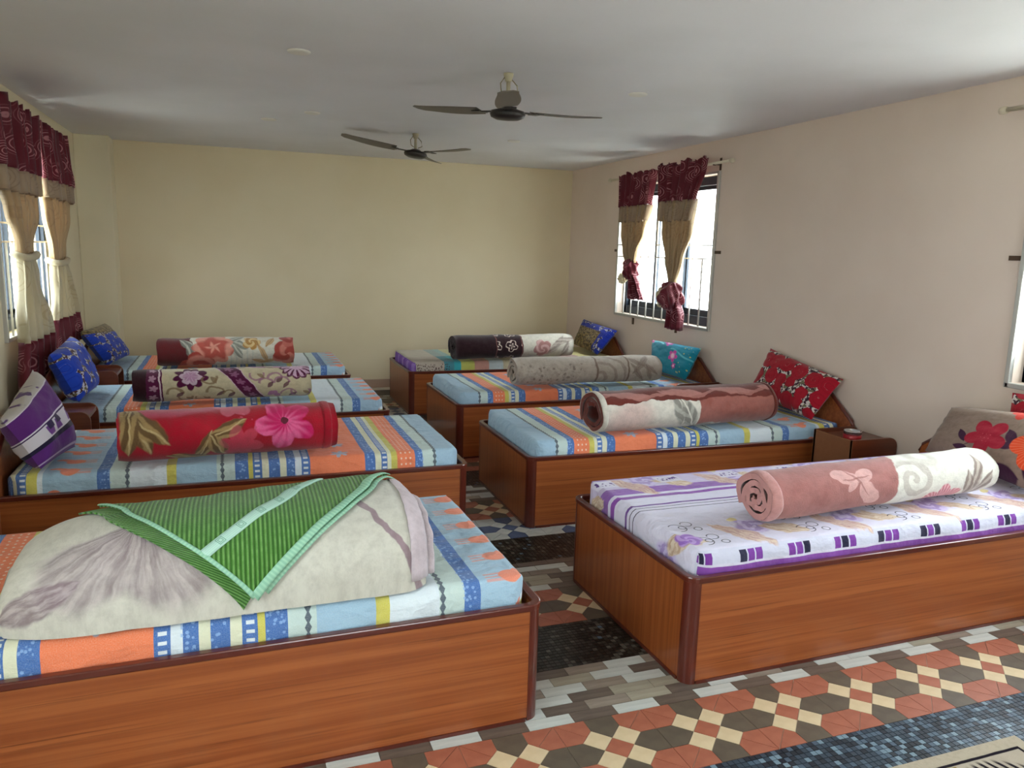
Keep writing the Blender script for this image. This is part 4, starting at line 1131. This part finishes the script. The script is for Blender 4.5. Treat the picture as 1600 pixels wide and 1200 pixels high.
drape(c, 'valance', C_mar, cl, -1, [(2.285, 5.10, 6.12, .0), (2.23, 5.10, 6.12, .0), (1.89, 5.08, 6.02, .02)], 8, .034, 5)
drape(c, 'gold_flounce', C_gold_shaded, cl, -1, [(1.90, 5.09, 6.02, .012), (1.76, 5.10, 6.0, .02)], 8, .034, 5)
drape(c, 'gold_drape', C_gold, cl, -1, [(1.90, 5.11, 6.0, 0), (1.65, 5.30, 5.94, 0), (1.45, 5.46, 5.74, .0), (1.38, 5.47, 5.72, 0)], 8, .03, 5)
drape(c, 'lower_drape', C_pale_lit, cl, -1, [(1.40, 5.47, 5.72, 0), (1.25, 5.42, 5.78, .01), (.95, 5.30, 5.98, .02), (.86, 5.28, 6.0, .02)], 6, .04, 6)
drape(c, 'maroon_hem', C_mar, cl, -1, [(.87, 5.28, 6.0, .022), (.60, 5.18, 5.88, .03), (.5, 5.17, 5.86, .03)], 6, .04, 6)
m = MB(); m.tube([(cl+.055*math.cos(q), 5.60+.15*math.sin(q), 1.385+.01*math.sin(2*q)) for q in [2*PI*i/24 for i in range(25)]], .022, 8, cap=False); m.build('tie_band', C_pale_lit, c)
c = thing('tied_curtain', 'long maroon and gold curtain tied at the waist, nearer the far wall on the left', 'curtain', (0, 0, 0), 0, 'tied curtains at the left window')
drape(c, 'valance', C_mar, cl, -1, [(2.275, 6.18, 7.15, .0), (2.22, 6.18, 7.16, .0), (1.89, 6.10, 7.22, .02)], 8, .034, 7)
drape(c, 'gold_flounce', C_gold_shaded, cl, -1, [(1.90, 6.11, 7.21, .012), (1.77, 6.12, 7.20, .02)], 8, .034, 7)
drape(c, 'gold_drape', C_gold, cl, -1, [(1.90, 6.12, 7.18, 0), (1.65, 6.20, 7.08, 0), (1.42, 6.34, 6.78, .0), (1.32, 6.38, 6.72, 0)], 8, .03, 7)
drape(c, 'lower_drape', C_pale_lit, cl, -1, [(1.34, 6.38, 6.72, 0), (1.2, 6.30, 6.80, .01), (.95, 6.14, 7.0, .02), (.92, 6.12, 7.02, .02)], 6, .04, 8)
drape(c, 'maroon_hem', C_mar, cl, -1, [(.93, 6.12, 7.03, .022), (.80, 6.08, 7.06, .03), (.70, 6.06, 7.06, .03)], 6, .04, 8)
m = MB(); m.tube([(cl+.055*math.cos(q), 6.55+.19*math.sin(q), 1.33+.01*math.sin(2*q)) for q in [2*PI*i/24 for i in range(25)]], .022, 8, cap=False); m.build('tie_band', C_pale_lit, c)
def rod(label, x, y0, y1, z, xw):
    e = thing('curtain_rod', label, 'curtain rod', (x, (y0+y1)/2, z)); h = (y1-y0)/2
    m = MB(); m.tube([(0, -h, 0), (0, h, 0)], .011, 10); m.build('pole', M_rod, e)
    for s in (-1, 1):
        m = MB(); m.lathe([(.0, -.02), (.016, -.018), (.02, 0), (.016, .018), (.0, .02)]); o = m.build('finial', M_rod, e); o.rotation_euler = (PI/2, 0, 0); o.location = (0, s*(h+.01), 0)
    for k in (-.78, 0, .78):
        m = MB(); d = xw-x; m.box(0, d, k*h-.007, k*h+.007, -.012, -.004); m.box(d*.94, d, k*h-.012, k*h+.012, -.05, .045); m.box(-.012, .012, k*h-.006, k*h+.006, -.016, -.008); m.build('bracket', M_rust, e)
rod('pale curtain rod over the barred window on the right wall', XR-.06, 5.13, 7.14, 2.225, XR)
rod('pale curtain rod end at the right photo edge', XR-.06, 1.0, 2.90, 2.25, XR)
rod('curtain rod on the left wall hidden in the maroon valances', XL+.03, 5.02, 7.22, 2.25, XL)

# ---------------------------------------------------------------- ceiling fans and ceiling discs
M_motor = material('dark_brown_fan_motor', '#1d1512', .4, .5); M_blade = material('grey_brown_fan_blade', '#6e665c', .5, .3); M_ivory = material('ivory_fan_fitting', '#b3a98f', .5); M_wire = material('ivory_wire', '#8d8468', .6)
def fan(label, x, y, zh, ang, tilt=(0, 0)):
    e = thing('ceiling_fan', label, 'ceiling fan', (x, y, ZC), 0, 'three-blade ceiling fans'); d = zh-ZC
    m = MB(); m.lathe([(.0, 0), (.026, 0), (.026, -.01), (.016, -.04), (.0, -.04)]); m.build('canopy', M_ivory, e)
    m = MB(); m.tube([(0, 0, -.03), (0, 0, d+.03)], .011, 10); m.build('down_rod', M_ivory, e)
    m = MB(); m.tube([(.02, 0, -.03), (.045, -.01, -.06), (.05, -.01, -.1), (.02, 0, d+.045)], .003, 6); m.tube([(-.02, .0, -.02), (-.04, .01, -.05), (-.035, .01, -.09), (-.012, 0, d+.05)], .003, 6); m.build('wire', M_wire, e)
    rt = Matrix.Rotation(tilt[0], 4, 'X') @ Matrix.Rotation(tilt[1], 4, 'Y')
    m = MB(); m.lathe([(.0, .035), (.03, .034), (.05, .022), (.088, .012), (.094, -.004), (.088, -.02), (.06, -.032), (.0, -.036)], n=32)
    o = m.build('motor', M_motor, e); o.matrix_local = Matrix.Translation((0, 0, d)) @ rt
    for k in range(3):
        a_ = ang+k*2*PI/3
        m = MB(); m.box(.07, .17, -.018, .018, .008, .014); m.box(.15, .20, -.045, .045, .008, .013)
        ARM = m; BM = Matrix.Translation((0, 0, d)) @ rt @ Matrix.Rotation(a_, 4, 'Z')
        q = MB(); n = 16; R0, R1 = .165, .60
        vs = []; 
        for i in range(n):
            t = i/(n-1); r = lerp(R0, R1, t); hw = (.05+.014*math.sin(PI*min(t*1.2, 1)))*(1 if t < .94 else (1-(t-.94)/.06*.5)); pit = .20-.08*t
            for sg in (-1, 1):
                for th_ in (0, .004): vs.append((r, sg*hw*math.cos(pit), .014+.02*t*t+sg*hw*math.sin(pit)+th_))
        fs = []
        for i in range(n-1):
            b0, b1 = 4*i, 4*i+4
            fs += [(b0+1, b1+1, b1+3, b0+3), (b0, b0+2, b1+2, b1), (b0, b1, b1+1, b0+1), (b0+2, b0+3, b1+3, b1+2)]
        fs += [(0, 1, 3, 2), (4*n-4, 4*n-2, 4*n-1, 4*n-3)]
        q.add(vs, fs); o = q.build('blade', M_blade, e); o.matrix_local = BM; ARM.build('blade_arm', M_motor, o, bevel=.002)
    return e
fan('dark motor ceiling fan nearer the camera, one blade pointing at it', 1.39, 3.99, 2.212, math.radians(250.8), (.07, 0))
fan('dark motor ceiling fan farther from the camera near the far wall', 1.43, 6.35, 2.255, math.radians(179), (0, .12))
M_disc = material('white_ceiling_disc', '#dcd8d0', .5)
for (x, y), lb in (((.333, 4.01), 'round white ceiling disc nearest the camera on the left'), ((2.234, 4.136), 'round white ceiling disc right of the nearer fan'), ((.561, 5.75), 'round white ceiling disc left of the farther fan'), ((.291, 6.2), 'small white ceiling disc farthest to the left'), ((2.26, 6.31), 'round white ceiling disc right of the farther fan')):
    m = MB(); m.lathe([(.0, -.010), (.035, -.010), (.05, -.008), (.055, -.003), (.055, 0), (.0, 0)], n=28)
    o = m.build('ceiling_disc', M_disc); o.location = (x, y, ZC); tag(o, lb, 'ceiling disc', 'round discs on the ceiling')

# ---------------------------------------------------------------- floor mat
def f_mat():
    u, v = uv(); c = mott('#b8ad9a', u, v, '#a89d8a', .6, 60)
    q = vmin(vmin(u, .9-u), vmin(v, .6-v))
    c = mix(sstep(q, .045, .048), c, mott('#b3a898', u, v, '#c0b6a6', .5, 20)); c = mix(band(q, .043, .054, .0015), c, '#241f28')
    c = mix(sstep(vabs(u-.46-(v-.3)*.4), .02, .025, 1, 0)*sstep(q, .055, .06), c, '#94804c')
    m, vn, p, q2 = leaf(u, v, .66, .45, .15, .085, .1); c = mix(m*sstep(vsin(u*230+v*60), .0, .3), c, '#241f28')
    m, vn, p, q2 = leaf(u, v, .25, .3, .16, .08, 1.); c = mix(m*sstep(vsin(u*200-v*90), .0, .3), c, '#241f28')
    return c
m = MB(); n1, n2 = 46, 31
m.grid(n1, n2, lambda i, j: ((.9*i/(n1-1), .6*j/(n2-1), .010+.0015*N3(i*.7, j*.7, 0)), (.9*i/(n1-1), .6*j/(n2-1))))
m.add([(0, 0, 0), (.9, 0, 0), (.9, .6, 0), (0, .6, 0), (0, 0, .01), (.9, 0, .01), (.9, .6, .01), (0, .6, .01)], [(0, 1, 5, 4), (1, 2, 6, 5), (2, 3, 7, 6), (3, 0, 4, 7), (0, 3, 2, 1)])
o = m.build('floor_mat', material('printed_floor_mat', f_mat, .95, .05, bump=lambda: (nse(objco(), 350, 2), .5, .004))); o.location = (1.417, .945, TH)
tag(o, 'cream floor mat with a dark line border in the lower right corner', 'mat')

# ---------------------------------------------------------------- outside ground
m = MB(); m.box(-60, 60, -60, 60, -3.3, -3.2); o = struct(m.build('ground_outside', stone('pale_ground', '#c4c2b6', '#cecbbf', .9, .5)))
